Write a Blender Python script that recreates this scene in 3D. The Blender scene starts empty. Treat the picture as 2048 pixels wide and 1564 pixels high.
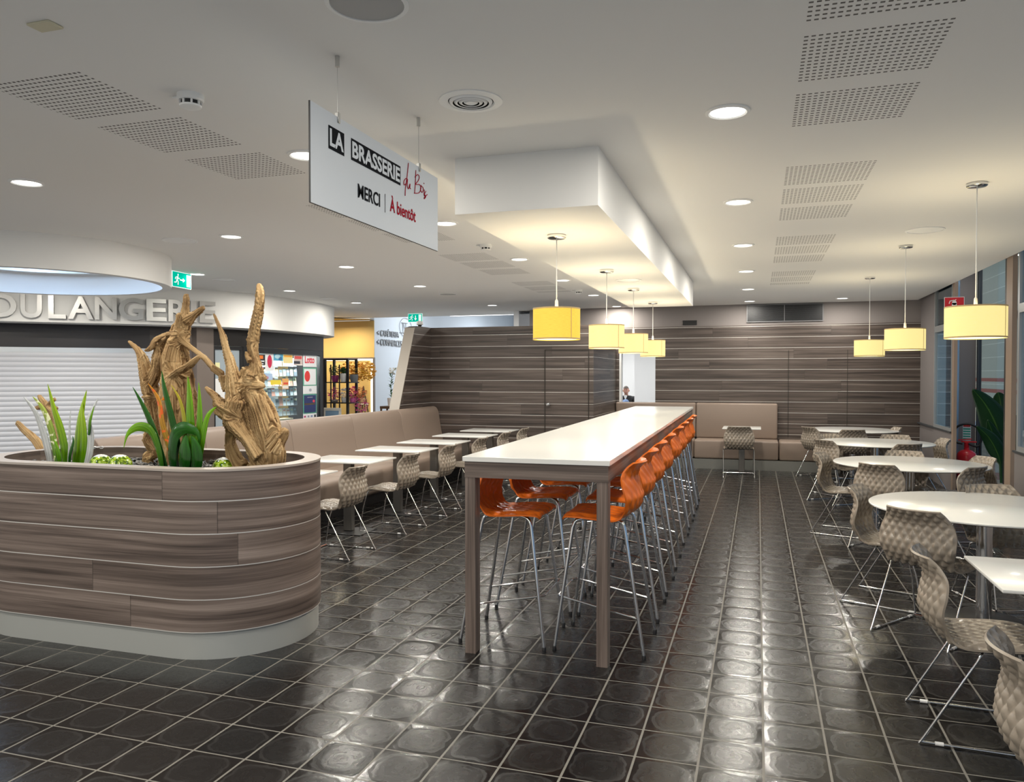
import bpy, bmesh, math, random
from mathutils import Vector, Matrix, noise
random.seed(7)
sc = bpy.context.scene
COL = sc.collection
PI = math.pi

# ------------------------------------------------------------------ camera, world, exposure
F_PX, YAW, PITCH, CAM_H = 1553.3, 0.306757, -0.0205258, 1.554
cam_d = bpy.data.cameras.new('camera')
cam = bpy.data.objects.new('camera', cam_d); COL.objects.link(cam)
cam.location = (0, 0, CAM_H)
cam.rotation_euler = (PI/2 + PITCH, 0, YAW)
cam_d.sensor_fit = 'HORIZONTAL'; cam_d.sensor_width = 36
cam_d.lens = 36*F_PX/2048
cam_d.clip_start = .05; cam_d.clip_end = 200
sc.camera = cam
sc.view_settings.view_transform = 'Standard'
sc.view_settings.look = 'None'
sc.view_settings.gamma = 1
sc.view_settings.use_curve_mapping = False
sc.view_settings.exposure = -0.22
sc.cycles.use_denoising = True
sc.cycles.max_bounces = 8
sc.cycles.diffuse_bounces = 4
sc.cycles.glossy_bounces = 4
sc.cycles.transmission_bounces = 5
sc.cycles.caustics_reflective = False
sc.cycles.caustics_refractive = False
sc.cycles.sample_clamp_indirect = 4
sc.cycles.use_fast_gi = True
sc.cycles.fast_gi_method = 'ADD'

w = bpy.data.worlds.new('world'); sc.world = w; w.use_nodes = True
w.light_settings.ao_factor = .20; w.light_settings.distance = 2.0
wn, wl = w.node_tree.nodes, w.node_tree.links
bg = wn['Background']
tc = wn.new('ShaderNodeTexCoord'); sx = wn.new('ShaderNodeSeparateXYZ')
wl.new(tc.outputs['Generated'], sx.inputs[0])
rp = wn.new('ShaderNodeValToRGB')
# dusk blue towards the street (+X), warm mall interior light towards -X / behind
rp.color_ramp.elements[0].position = .45; rp.color_ramp.elements[0].color = (.80, .76, .68, 1)
rp.color_ramp.elements[1].position = .62; rp.color_ramp.elements[1].color = (.30, .42, .58, 1)
ma = wn.new('ShaderNodeMath'); ma.operation = 'MULTIPLY_ADD'; ma.inputs[1].default_value = .5; ma.inputs[2].default_value = .5
wl.new(sx.outputs[0], ma.inputs[0]); wl.new(ma.outputs[0], rp.inputs[0]); wl.new(rp.outputs[0], bg.inputs[0])
bg.inputs[1].default_value = 1.0

DOWN_W, PEND_W = 27.0, 18.0

# ------------------------------------------------------------------ helpers
def tag(o, label=None, cat=None, group=None, kind=None):
    if label: o['label'] = label
    if cat: o['category'] = cat
    if group: o['group'] = group
    if kind: o['kind'] = kind
    return o

def empty(name, loc=(0, 0, 0), rz=0, label=None, cat=None, group=None):
    o = bpy.data.objects.new(name, None); COL.objects.link(o)
    o.location = loc; o.rotation_euler = (0, 0, rz); o.empty_display_size = .1
    return tag(o, label, cat, group)

def copy_tree(o, parent=None):
    c = o.copy(); COL.objects.link(c); c.parent = parent
    for ch in list(o.children): copy_tree(ch, c)
    return c

class MB:
    """collects geometry for one mesh"""
    def __init__(s): s.v = []; s.f = []; s.uv = None; s.mi = []; s.m = 0; s.sm = []
    def add(s, vs, fs, smooth=False):
        n = len(s.v); s.v += [tuple(p) for p in vs]
        for f in fs:
            s.f.append([n+i for i in f]); s.mi.append(s.m); s.sm.append(smooth)
        return s
    def box(s, x0, x1, y0, y1, z0, z1, M=None):
        vs = [Vector((x, y, z)) for x in (x0, x1) for y in (y0, y1) for z in (z0, z1)]
        if M: vs = [M @ q for q in vs]
        return s.add(vs, [(0, 1, 3, 2), (4, 6, 7, 5), (0, 4, 5, 1), (2, 3, 7, 6), (0, 2, 6, 4), (1, 5, 7, 3)])
    def rbox(s, x0, x1, y0, y1, z0, z1, r=.01, M=None, n=3):
        bm = bmesh.new(); bmesh.ops.create_cube(bm, size=1)
        for q in bm.verts:
            q.co = Vector(((x0+x1)/2+q.co.x*(x1-x0), (y0+y1)/2+q.co.y*(y1-y0), (z0+z1)/2+q.co.z*(z1-z0)))
        bmesh.ops.bevel(bm, geom=list(bm.edges), offset=r, segments=n, profile=.5, affect='EDGES')
        bm.verts.index_update()
        vs = [M @ q.co if M else q.co.copy() for q in bm.verts]
        fs = [[q.index for q in f.verts] for f in bm.faces]
        bm.free(); return s.add(vs, fs, True)
    def tube(s, pts, r, n=10, cap=True, closed=False):
        pts = [Vector(p) for p in pts]; N = len(pts)
        rs = r if isinstance(r, (list, tuple)) else [r]*N
        up = None; vs = []
        for i, p in enumerate(pts):
            a = pts[(i-1) % N] if (i > 0 or closed) else p
            b = pts[(i+1) % N] if (i < N-1 or closed) else p
            t = (b-a).normalized()
            if up is None:
                up = t.orthogonal().normalized()
            up = (up - t*up.dot(t))
            up = up.normalized() if up.length > 1e-6 else t.orthogonal().normalized()
            sd = t.cross(up)
            for k in range(n):
                an = 2*PI*k/n
                vs.append(p + (up*math.cos(an)+sd*math.sin(an))*rs[i])
        fs = []
        for i in range(N if closed else N-1):
            j = (i+1) % N
            for k in range(n):
                fs.append((i*n+k, i*n+(k+1) % n, j*n+(k+1) % n, j*n+k))
        if cap and not closed:
            fs.append(tuple(range(n))[::-1]); fs.append(tuple((N-1)*n+k for k in range(n)))
        return s.add(vs, fs, True)
    def lathe(s, prof, n=32, c=(0, 0, 0), M=None):
        vs = []; fs = []
        for (r, z) in prof:
            for k in range(n):
                a = 2*PI*k/n; q = Vector((c[0]+r*math.cos(a), c[1]+r*math.sin(a), c[2]+z))
                vs.append(M @ q if M else q)
        for i in range(len(prof)-1):
            for k in range(n):
                fs.append((i*n+k, i*n+(k+1) % n, (i+1)*n+(k+1) % n, (i+1)*n+k))
        return s.add(vs, fs, True)
    def disc(s, r, c, n=32, up=True, M=None):
        vs = [Vector((c[0]+r*math.cos(2*PI*k/n), c[1]+r*math.sin(2*PI*k/n), c[2])) for k in range(n)]
        if M: vs = [M @ q for q in vs]
        return s.add(vs, [tuple(range(n)) if up else tuple(range(n))[::-1]])
    def prism(s, poly, z0, z1, M=None, smooth=False):
        n = len(poly)
        vs = [Vector((p[0], p[1], z0)) for p in poly]+[Vector((p[0], p[1], z1)) for p in poly]
        if M: vs = [M @ q for q in vs]
        s.add(vs, [tuple(range(n))[::-1], tuple(range(n, 2*n))])
        k = len(s.v)-2*n
        for i in range(n):
            s.f.append([k+i, k+(i+1) % n, k+n+(i+1) % n, k+n+i]); s.mi.append(s.m); s.sm.append(smooth)
        return s
    def ball(s, c, r, n=16, sz=1, z0=-1):
        prof = []
        for i in range(n//2+1):
            a = -PI/2+PI*i/(n//2)
            if math.sin(a) < z0-1e-6: continue
            prof.append((max(r*math.cos(a), 1e-4), r*sz*math.sin(a)))
        return s.lathe(prof, n, c)
    def build(s, name, mats, parent=None, autosmooth=True):
        me = bpy.data.meshes.new(name); me.from_pydata(s.v, [], s.f); me.update()
        if not isinstance(mats, (list, tuple)): mats = [mats]
        for m in mats: me.materials.append(m)
        me.polygons.foreach_set('use_smooth', s.sm)
        if len(mats) > 1: me.polygons.foreach_set('material_index', s.mi)
        if s.uv:
            l = me.uv_layers.new(name='uv')
            for lp in me.loops: l.data[lp.index].uv = s.uv[lp.vertex_index]
        if autosmooth and any(s.sm):
            try: me.set_sharp_from_angle(angle=math.radians(38))
            except Exception: pass
        o = bpy.data.objects.new(name, me); COL.objects.link(o)
        if parent: o.parent = parent
        return o

def struct(name, mb, m):
    o = mb.build(name, m); o['kind'] = 'structure'; return o

def cat_rom(P, n=8, closed=False):
    P = [Vector(p) for p in P]; out = []; N = len(P)
    g = (lambda i: P[i % N]) if closed else (lambda i: P[min(max(i, 0), N-1)])
    for i in range(N if closed else N-1):
        p0, p1, p2, p3 = g(i-1), g(i), g(i+1), g(i+2)
        for k in range(n):
            t = k/n
            out.append(.5*((2*p1)+(p2-p0)*t+(2*p0-5*p1+4*p2-p3)*t*t+(3*p1-p0-3*p2+p3)*t**3))
    if not closed: out.append(P[-1])
    return out

# a pixel of the survey turned into a world point on the plane Y = v
_f = Vector((-math.sin(YAW)*math.cos(PITCH), math.cos(YAW)*math.cos(PITCH), math.sin(PITCH)))
_r = Vector((math.cos(YAW), math.sin(YAW), 0)); _u = _r.cross(_f)
def at(px, py, Y):
    d = _f+_r*((px-1024)/F_PX)-_u*((py-782)/F_PX)
    return Vector((0, 0, CAM_H))+d*(Y/d.y)

# ------------------------------------------------------------------ materials
def pmat(name, col, rough=.5, metal=0., spec=.5, emit=None, es=0., coat=0., trans=0., alpha=1.):
    m = bpy.data.materials.new(name); m.use_nodes = True
    b = m.node_tree.nodes['Principled BSDF']
    b.inputs['Base Color'].default_value = (*col, 1); b.inputs['Roughness'].default_value = rough
    b.inputs['Metallic'].default_value = metal; b.inputs['Specular IOR Level'].default_value = spec
    b.inputs['Coat Weight'].default_value = coat; b.inputs['Coat Roughness'].default_value = .08
    b.inputs['Transmission Weight'].default_value = trans; b.inputs['Alpha'].default_value = alpha
    if emit: b.inputs['Emission Color'].default_value = (*emit, 1); b.inputs['Emission Strength'].default_value = es
    return m

class NT:
    """tiny node-graph writer"""
    def __init__(s, m): s.t = m.node_tree; s.n = s.t.nodes; s.b = s.n['Principled BSDF']
    def L(s, a, b): s.t.links.new(a, b)
    def set(s, sock, v):
        if hasattr(v, 'links') or isinstance(v, bpy.types.NodeSocket): s.L(v, sock)
        else: sock.default_value = v
    def math(s, op, a, b=0., c=0.):
        k = s.n.new('ShaderNodeMath'); k.operation = op
        for i, v in enumerate((a, b, c)): s.set(k.inputs[i], v)
        return k.outputs[0]
    def pos(s):
        g = s.n.new('ShaderNodeNewGeometry'); x = s.n.new('ShaderNodeSeparateXYZ'); s.L(g.outputs['Position'], x.inputs[0]); return g.outputs['Position'], x.outputs
    def obj(s):
        g = s.n.new('ShaderNodeTexCoord'); x = s.n.new('ShaderNodeSeparateXYZ'); s.L(g.outputs['Object'], x.inputs[0]); return g.outputs['Object'], x.outputs
    def uv(s):
        g = s.n.new('ShaderNodeUVMap'); x = s.n.new('ShaderNodeSeparateXYZ'); s.L(g.outputs[0], x.inputs[0]); return x.outputs
    def comb(s, x, y, z):
        k = s.n.new('ShaderNodeCombineXYZ')
        for i, v in enumerate((x, y, z)): s.set(k.inputs[i], v)
        return k.outputs[0]
    def noise(s, vec, scale=5., detail=3., rough=.5, dist=0.):
        k = s.n.new('ShaderNodeTexNoise'); s.set(k.inputs['Vector'], vec)
        k.inputs['Scale'].default_value = scale; k.inputs['Detail'].default_value = detail
        k.inputs['Roughness'].default_value = rough; k.inputs['Distortion'].default_value = dist
        return k.outputs[0]
    def white(s, vec):
        k = s.n.new('ShaderNodeTexWhiteNoise'); k.noise_dimensions = '3D'; s.set(k.inputs['Vector'], vec); return k.outputs[0]
    def ramp(s, fac, stops):
        k = s.n.new('ShaderNodeValToRGB'); s.set(k.inputs[0], fac); e = k.color_ramp.elements
        while len(e) < len(stops): e.new(.5)
        for i, (p, c) in enumerate(stops): e[i].position = p; e[i].color = (*c, 1) if len(c) == 3 else c
        return k.outputs[0]
    def mix(s, fac, a, b, op='MIX'):
        k = s.n.new('ShaderNodeMix'); k.data_type = 'RGBA'; k.blend_type = op
        s.set(k.inputs[0], fac); s.set(k.inputs[6], a if not isinstance(a, tuple) else (*a, 1)); s.set(k.inputs[7], b if not isinstance(b, tuple) else (*b, 1))
        return k.outputs[2]
    def bump(s, h, strength=.3, dist=.01):
        k = s.n.new('ShaderNodeBump'); k.inputs['Strength'].default_value = strength; k.inputs['Distance'].default_value = dist
        s.set(k.inputs['Height'], h); s.L(k.outputs[0], s.b.inputs['Normal']); return k
    def smooth(s, v, a, b):
        k = s.n.new('ShaderNodeMapRange'); k.interpolation_type = 'SMOOTHSTEP'
        s.set(k.inputs[0], v); k.inputs[1].default_value = a; k.inputs[2].default_value = b; return k.outputs[0]

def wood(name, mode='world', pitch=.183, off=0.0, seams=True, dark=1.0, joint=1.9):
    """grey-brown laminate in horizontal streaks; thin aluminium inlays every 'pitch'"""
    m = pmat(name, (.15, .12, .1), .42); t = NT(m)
    if mode == 'uv':
        u = t.uv(); s_, z_ = u[0], u[1]
    elif mode == 'objv':
        _, o = t.obj(); z_ = t.math('ADD', o[0], o[1]); s_ = o[2]
    elif mode == 'obj':
        _, o = t.obj(); s_ = t.math('ADD', o[0], o[1]); z_ = o[2]
    else:
        _, o = t.pos(); s_ = t.math('ADD', o[0], o[1]); z_ = o[2]
    row = t.math('FLOOR', t.math('DIVIDE', t.math('SUBTRACT', z_, off), pitch)) if seams else t.math('MULTIPLY', z_, 0.)
    rr = t.white(t.comb(row, 3., 1.))
    sj = t.math('ADD', t.math('DIVIDE', s_, joint), t.math('MULTIPLY', rr, 3.7))
    pl = t.math('FLOOR', sj)
    pr = t.white(t.comb(row, pl, 5.))
    if not seams: pr = t.math('MULTIPLY', z_, 0.)
    base = t.comb(t.math('MULTIPLY', s_, .55), t.math('MULTIPLY', pr, 9.), t.math('MULTIPLY', z_, 26.))
    n1 = t.noise(base, 1., 5., .62, .25)
    n2 = t.noise(t.comb(t.math('MULTIPLY', s_, 1.5), t.math('MULTIPLY', pr, 5.), t.math('MULTIPLY', z_, 170.)), 1., 3., .6)
    v = t.math('ADD', t.math('MULTIPLY', n1, .8), t.math('MULTIPLY', n2, .25))
    n3 = t.noise(t.comb(t.math('MULTIPLY', s_, .9), t.math('MULTIPLY', pr, 3.), t.math('MULTIPLY', z_, 11.)), 1., 2., .5, .4)
    v = t.math('ADD', v, t.math('MULTIPLY', t.math('SUBTRACT', n3, .5), .30))
    v = t.math('ADD', v, t.math('MULTIPLY', t.math('SUBTRACT', pr, .5), .05))
    d = dark
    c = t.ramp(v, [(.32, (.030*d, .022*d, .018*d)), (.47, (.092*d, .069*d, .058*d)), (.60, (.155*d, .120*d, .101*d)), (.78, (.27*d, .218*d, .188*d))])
    if seams:
        fr = t.math('FRACT', t.math('DIVIDE', t.math('SUBTRACT', z_, off), pitch))
        ln = t.math('LESS_THAN', fr, .028)
        jn = t.math('LESS_THAN', t.math('FRACT', sj), .0022)
        c = t.mix(t.math('MULTIPLY', jn, .6), c, (.03, .025, .02))
        c = t.mix(ln, c, (.78, .76, .72))
        t.L(t.math('MULTIPLY', ln, .5), t.b.inputs['Metallic'])
    t.L(c, t.b.inputs['Base Color'])
    return m

M = {}
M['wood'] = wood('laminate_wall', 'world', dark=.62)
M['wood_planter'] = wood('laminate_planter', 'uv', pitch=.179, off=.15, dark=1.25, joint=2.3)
M['wood_table'] = wood('laminate_table', 'obj', seams=False, dark=1.05)
M['wood_leg'] = wood('laminate_table_leg', 'objv', seams=False, dark=1.35)
M['plaster'] = pmat('white_plaster', (.80, .79, .76), .75, spec=.3)
M['plaster_beige'] = pmat('taupe_wall_paint', (.235, .21, .20), .7, spec=.3)
M['chrome'] = pmat('chrome', (.82, .83, .85), .12, 1)
M['steel'] = pmat('brushed_steel', (.62, .62, .6), .32, 1)
M['white_top'] = pmat('white_laminate', (.68, .675, .64), .22, coat=.2)
M['darksteel'] = pmat('dark_steel', (.20, .19, .175), .3, .7)
M['black'] = pmat('black_metal', (.012, .012, .013), .4)
M['leather'] = pmat('taupe_leatherette', (.255, .195, .155), .42, spec=.45)
M['seam'] = pmat('dark_seam', (.03, .025, .02), .8)
M['white'] = pmat('white_paint', (.85, .85, .83), .5)
M['white_plastic'] = pmat('white_plastic', (.8, .8, .78), .35)
M['dark_hole'] = pmat('dark_hole', (.02, .02, .02), .9)

# leatherette grain
t = NT(M['leather']); p, o = t.pos(); t.bump(t.noise(p, 220., 2.), .08, .002)
# planter plinth
M['plinth'] = pmat('brushed_grey_plinth', (.50, .51, .48), .38, .35)

# floor: 25 cm glossy black tiles, raised grey grout, domed and worn
m = pmat('black_floor_tile', (.012, .012, .012), .2); M['floor'] = m; t = NT(m); p, o = t.pos()
fx = t.math('FRACT', t.math('DIVIDE', t.math('SUBTRACT', o[0], .0305), .25)); fy = t.math('FRACT', t.math('DIVIDE', t.math('SUBTRACT', o[1], .13875), .25))
ix = t.math('FLOOR', t.math('DIVIDE', t.math('SUBTRACT', o[0], .0305), .25)); iy = t.math('FLOOR', t.math('DIVIDE', t.math('SUBTRACT', o[1], .13875), .25))
r1 = t.white(t.comb(ix, iy, 1.)); r2 = t.white(t.comb(ix, iy, 7.))
cx = t.math('SUBTRACT', fx, .5); cy = t.math('SUBTRACT', fy, .5)
ax = t.math('ABSOLUTE', cx); ay = t.math('ABSOLUTE', cy)
wob = t.noise(p, 14., 2., .5)
wv = t.math('MULTIPLY', t.math('SUBTRACT', wob, .5), .16)
ex = t.math('POWER', ax, 3.); ey = t.math('POWER', ay, 3.)
rad = t.math('ADD', t.math('POWER', t.math('ADD', ex, ey), 1/3.), wv)          # super-ellipse radius 0..0.6
gx = t.math('GREATER_THAN', ax, t.math('ADD', .479, t.math('MULTIPLY', wob, .004)))
gy = t.math('GREATER_THAN', ay, .4855)
gr = t.math('MAXIMUM', gx, gy)
edge = t.math('ADD', .385, t.math('MULTIPLY', r1, .06))
ring = t.smooth(t.math('SUBTRACT', rad, edge), -.02, .03)                          # 0 worn dome .. 1 rim
ring2 = t.math('MULTIPLY', t.smooth(t.math('SUBTRACT', rad, edge), -.05, -.005), t.math('SUBTRACT', 1., t.smooth(t.math('SUBTRACT', rad, edge), -.005, .04)))
n_f = t.noise(p, 9., 4., .6)
fine = t.noise(p, 90., 3., .6)
swirl = t.noise(t.comb(t.math('MULTIPLY', rad, 9.), t.math('MULTIPLY', cx, 3.), t.math('ADD', t.math('MULTIPLY', cy, 3.), t.math('MULTIPLY', r1, 40.))), 1., 3., .55, .8)
rough = t.math('ADD', .27, t.math('MULTIPLY', t.math('SUBTRACT', swirl, .5), .20))
rough = t.math('SUBTRACT', rough, t.math('MULTIPLY', ring, .09))
rough = t.math('ADD', rough, t.math('MULTIPLY', ring2, .08))
rough = t.math('MAXIMUM', rough, .10)
rough = t.math('ADD', rough, t.math('MULTIPLY', gr, .35))
t.L(rough, t.b.inputs['Roughness'])
tc1 = t.mix(r2, (.003, .0035, .004), (.008, .0065, .006))
tc1 = t.mix(t.math('MULTIPLY', ring2, .30), tc1, (.035, .033, .031))
tc1 = t.mix(t.math('MULTIPLY', t.math('SUBTRACT', 1., ring), .30), tc1, (.011, .0105, .010))
t.L(t.mix(gr, tc1, (.15, .14, .12)), t.b.inputs['Base Color'])
h = t.math('MULTIPLY', t.smooth(rad, .54, .30), .8)
h = t.math('ADD', h, t.math('MULTIPLY', n_f, .50))
h = t.math('ADD', h, t.math('MULTIPLY', swirl, .22))
h = t.math('ADD', h, t.math('MULTIPLY', fine, t.math('MULTIPLY', ring, .10)))
h = t.math('SUBTRACT', h, t.math('MULTIPLY', gr, .5))
t.bump(h, .34, .006)
t.b.inputs['Specular IOR Level'].default_value = .46

# ceiling: white plaster with fields of small slots
m = pmat('ceiling_plaster', (.80, .79, .76), .8, spec=.2); M['ceiling'] = m; t = NT(m); p, o = t.pos()
def band(v, a, b): return t.math('MULTIPLY', t.math('GREATER_THAN', v, a), t.math('LESS_THAN', v, b))
xr = t.math('ADD', band(o[0], .145, .63), band(o[0], -3.075, -2.583))
yy = t.math('MODULO', t.math('SUBTRACT', o[1], -.0), 2.40)
yy = t.math('MODULO', t.math('ADD', t.math('SUBTRACT', o[1], 2.39), 24.), 2.40)   # 0..2.4 from the first band
side = t.math('LESS_THAN', o[0], -1.); yy = t.math('SUBTRACT', yy, t.math('MULTIPLY', side, .045))
ym = t.math('ADD', t.math('ADD', band(yy, .0, .47), band(yy, .585, 1.055)), band(yy, 1.17, 1.645))
ym = t.math('MULTIPLY', ym, t.math('LESS_THAN', o[1], 11.))
ux = t.math('FRACT', t.math('DIVIDE', t.math('SUBTRACT', o[0], .145), .0245)); uy = t.math('FRACT', t.math('DIVIDE', t.math('SUBTRACT', yy, .004), .0336))
hole = t.math('MULTIPLY', band(ux, .18, .78), band(uy, .30, .66))
mask = t.math('MULTIPLY', t.math('MULTIPLY', xr, ym), hole)
t.L(t.mix(mask, (.80, .79, .76), (.15, .14, .13)), t.b.inputs['Base Color'])

# ------------------------------------------------------------------ room shell
CEIL, BACK, RIGHT = 2.76, 13.85, 2.44
mb = MB(); mb.add([(-16, -4.5, 0), (9, -4.5, 0), (9, 26, 0), (-16, 26, 0)], [(0, 1, 2, 3)])
struct('floor', mb, M['floor'])

# ceiling with the round cut-out of the light well (slab 8 cm thick)
WELL_C, WELL_R = (-6.80, 5.86), 1.17
def ceiling_mesh():
    mb = MB(); n = 64
    x0, x1, y0, y1 = -14, RIGHT, -4.5, 14.75
    ring = [(WELL_C[0]+WELL_R*math.cos(2*PI*k/n), WELL_C[1]+WELL_R*math.sin(2*PI*k/n)) for k in range(n)]
    outer = []
    for k in range(n):
        a = 2*PI*k/n; dx, dy = math.cos(a), math.sin(a); q = 2.0/max(abs(dx), abs(dy))
        outer.append((WELL_C[0]+dx*q, WELL_C[1]+dy*q))
    vs = [(x, y, CEIL) for x, y in ring]+[(x, y, CEIL) for x, y in outer]
    mb.add(vs, [(k, (k+1) % n, n+(k+1) % n, n+k)[::-1] for k in range(n)])
    a0, a1, b0, b1 = WELL_C[0]-2, WELL_C[0]+2, WELL_C[1]-2, WELL_C[1]+2
    for (p, q, r_, s_) in ((x0, a0, y0, y1), (a1, x1, y0, y1), (a0, a1, y0, b0), (a0, a1, b1, y1)):
        mb.add([(p, r_, CEIL), (q, r_, CEIL), (q, s_, CEIL), (p, s_, CEIL)], [(3, 2, 1, 0)])
    # edges
    mb.box(x1-.001, x1, y0, y1, CEIL, CEIL+.5); mb.box(-7.0, x1, y1-.001, y1, CEIL, CEIL+.5)
    return mb
struct('ceiling', ceiling_mesh(), M['ceiling'])

# light well (drum) hanging 30 cm below the ceiling
def drum():
    mb = MB(); zb, R1, R0 = 2.46, 1.26, WELL_R
    prof = [(R1, CEIL), (R1, zb), (R0, zb), (R0, 2.68), (R0-.16, 2.68), (R0-.16, 2.71), (R0+.0, 2.71), (R0+.0, CEIL+.22)]
    mb.lathe(prof, 96, (WELL_C[0], WELL_C[1], 0))
    mb.disc(R0, (WELL_C[0], WELL_C[1], CEIL+.22), 96, up=False)
    return mb
struct('trim_light_well', drum(), M['plaster'])
for k in range(6):
    a = 2*PI*k/6+.3
    ld = bpy.data.lights.new('blue_cove_light', 'POINT'); ld.energy = 9; ld.color = (.40, .62, 1.0); ld.shadow_soft_size = .08
    lo = bpy.data.objects.new('blue_cove_light', ld); COL.objects.link(lo)
    lo.location = (WELL_C[0]+.9*math.cos(a), WELL_C[1]+.9*math.sin(a), 2.88)

# soffit box over the high table
mb = MB(); mb.box(-1.62, -.81, 4.06, 10.33, 2.45, CEIL+.01)
struct('trim_soffit', mb, M['plaster'])

# rear wall: laminate panelling to 2.40, taupe bulkhead above, opening to the corridor
mb = MB()
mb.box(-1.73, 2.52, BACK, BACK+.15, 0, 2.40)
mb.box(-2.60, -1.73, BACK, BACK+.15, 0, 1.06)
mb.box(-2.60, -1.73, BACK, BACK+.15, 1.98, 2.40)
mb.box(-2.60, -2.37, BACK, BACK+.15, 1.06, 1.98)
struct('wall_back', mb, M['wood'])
mb = MB(); mb.box(-4.05, 2.52, BACK+.02, BACK+.17, 2.401, CEIL+.4)
struct('wall_bulkhead', mb, M['plaster_beige'])
# projecting laminate block (left part of the rear), its return and the slanted wing
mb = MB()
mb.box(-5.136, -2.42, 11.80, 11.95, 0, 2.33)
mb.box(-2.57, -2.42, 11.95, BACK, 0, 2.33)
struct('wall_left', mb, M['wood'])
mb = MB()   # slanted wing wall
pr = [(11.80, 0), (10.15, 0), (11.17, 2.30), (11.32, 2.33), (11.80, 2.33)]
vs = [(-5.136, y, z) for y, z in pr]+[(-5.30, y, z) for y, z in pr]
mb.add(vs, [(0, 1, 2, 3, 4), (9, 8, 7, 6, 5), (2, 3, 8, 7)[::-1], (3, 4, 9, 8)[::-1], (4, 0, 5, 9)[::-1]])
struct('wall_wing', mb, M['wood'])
M['edge'] = pmat('pale_oak_edge', (.40, .36, .31), .45)
mb = MB(); mb.add([(-5.136, 10.15, 0), (-5.30, 10.15, 0), (-5.30, 11.17, 2.30), (-5.136, 11.17, 2.30), (-5.136, 10.165, 0), (-5.30, 10.165, 0), (-5.30, 11.185, 2.30), (-5.136, 11.185, 2.30)],
                  [(0, 1, 2, 3), (0, 3, 7, 4), (1, 5, 6, 2), (3, 2, 6, 7)])
for q in range(len(mb.v)): mb.v[q] = (mb.v[q][0], mb.v[q][1]-.016, mb.v[q][2])
struct('trim_wing_edge', mb, M['edge'])
mb = MB(); mb.box(-2.369, -2.335, BACK-.005, BACK+.16, 1.061, 1.979); struct('trim_10', mb, M['white'])
# hidden doors: shadow gaps
mb = MB()
mb.box(-3.20, -3.188, 11.79, 11.80, 0, 1.95); mb.box(-2.50, -2.488, 11.79, 11.80, 0, 1.95); mb.box(-3.20, -2.488, 11.79, 11.80, 1.945, 1.953)
struct('trim_1', mb, M['seam'])
mb = MB(); mb.box(.484, .490, 13.842, 13.85, .5, 1.97); mb.box(1.397, 1.403, 13.842, 13.85, .5, 1.97)
struct('trim_2', mb, M['seam'])
mb = MB(); Mx = Matrix.Translation((-3.13, 11.80, 1.09)) @ Matrix.Rotation(PI/2, 4, 'X')
mb.lathe([(.0001, 0), (.026, 0), (.026, .006), (.010, .008), (.010, .035), (.027, .045), (.030, .058), (.024, .068), (.0001, .072)], 24, (0, 0, 0), Mx)
o = mb.build('door_knob', M['chrome']); tag(o, 'round chrome knob on the hidden door in the laminate wall', 'door knob')

# right side: street facade with a glazed recess
M['glass'] = pmat('window_glass', (.9, .95, 1), .02, trans=1.0); 
gt = M['glass'].node_tree
def thin_glass(m, tint, k=.12):
    n = m.node_tree.nodes; l = m.node_tree.links; n.clear()
    out = n.new('ShaderNodeOutputMaterial'); tr = n.new('ShaderNodeBsdfTransparent'); gl = n.new('ShaderNodeBsdfGlossy'); mx = n.new('ShaderNodeMixShader')
    ge = n.new('ShaderNodeNewGeometry'); dt = n.new('ShaderNodeVectorMath'); dt.operation = 'DOT_PRODUCT'
    l.new(ge.outputs['Normal'], dt.inputs[0]); l.new(ge.outputs['Incoming'], dt.inputs[1])
    def mt(op, a, b):
        q = n.new('ShaderNodeMath'); q.operation = op
        for i, v in enumerate((a, b)):
            if isinstance(v, (int, float)): q.inputs[i].default_value = v
            else: l.new(v, q.inputs[i])
        return q.outputs[0]
    c = mt('ABSOLUTE', dt.outputs['Value'], 0); p5 = mt('POWER', mt('SUBTRACT', 1., c), 5.)
    l.new(mt('ADD', mt('MULTIPLY', p5, .90), .04), mx.inputs[0])
    tr.inputs[0].default_value = (*tint, 1); gl.inputs['Roughness'].default_value = .02
    l.new(tr.outputs[0], mx.inputs[1]); l.new(gl.outputs[0], mx.inputs[2]); l.new(mx.outputs[0], out.inputs[0])
thin_glass(M['glass'], (.80, .88, .93))
M['facade'] = pmat('taupe_facade_panel', (.20, .18, .175), .5)
M['post'] = pmat('bronze_brown_post', (.30, .22, .165), .4)
M['frame'] = pmat('anthracite_window_frame', (.05, .055, .06), .4)
M['alu'] = pmat('aluminium_frame', (.45, .47, .48), .35, .6)
M['street'] = pmat('street_render', (.42, .47, .50), .8)

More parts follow.
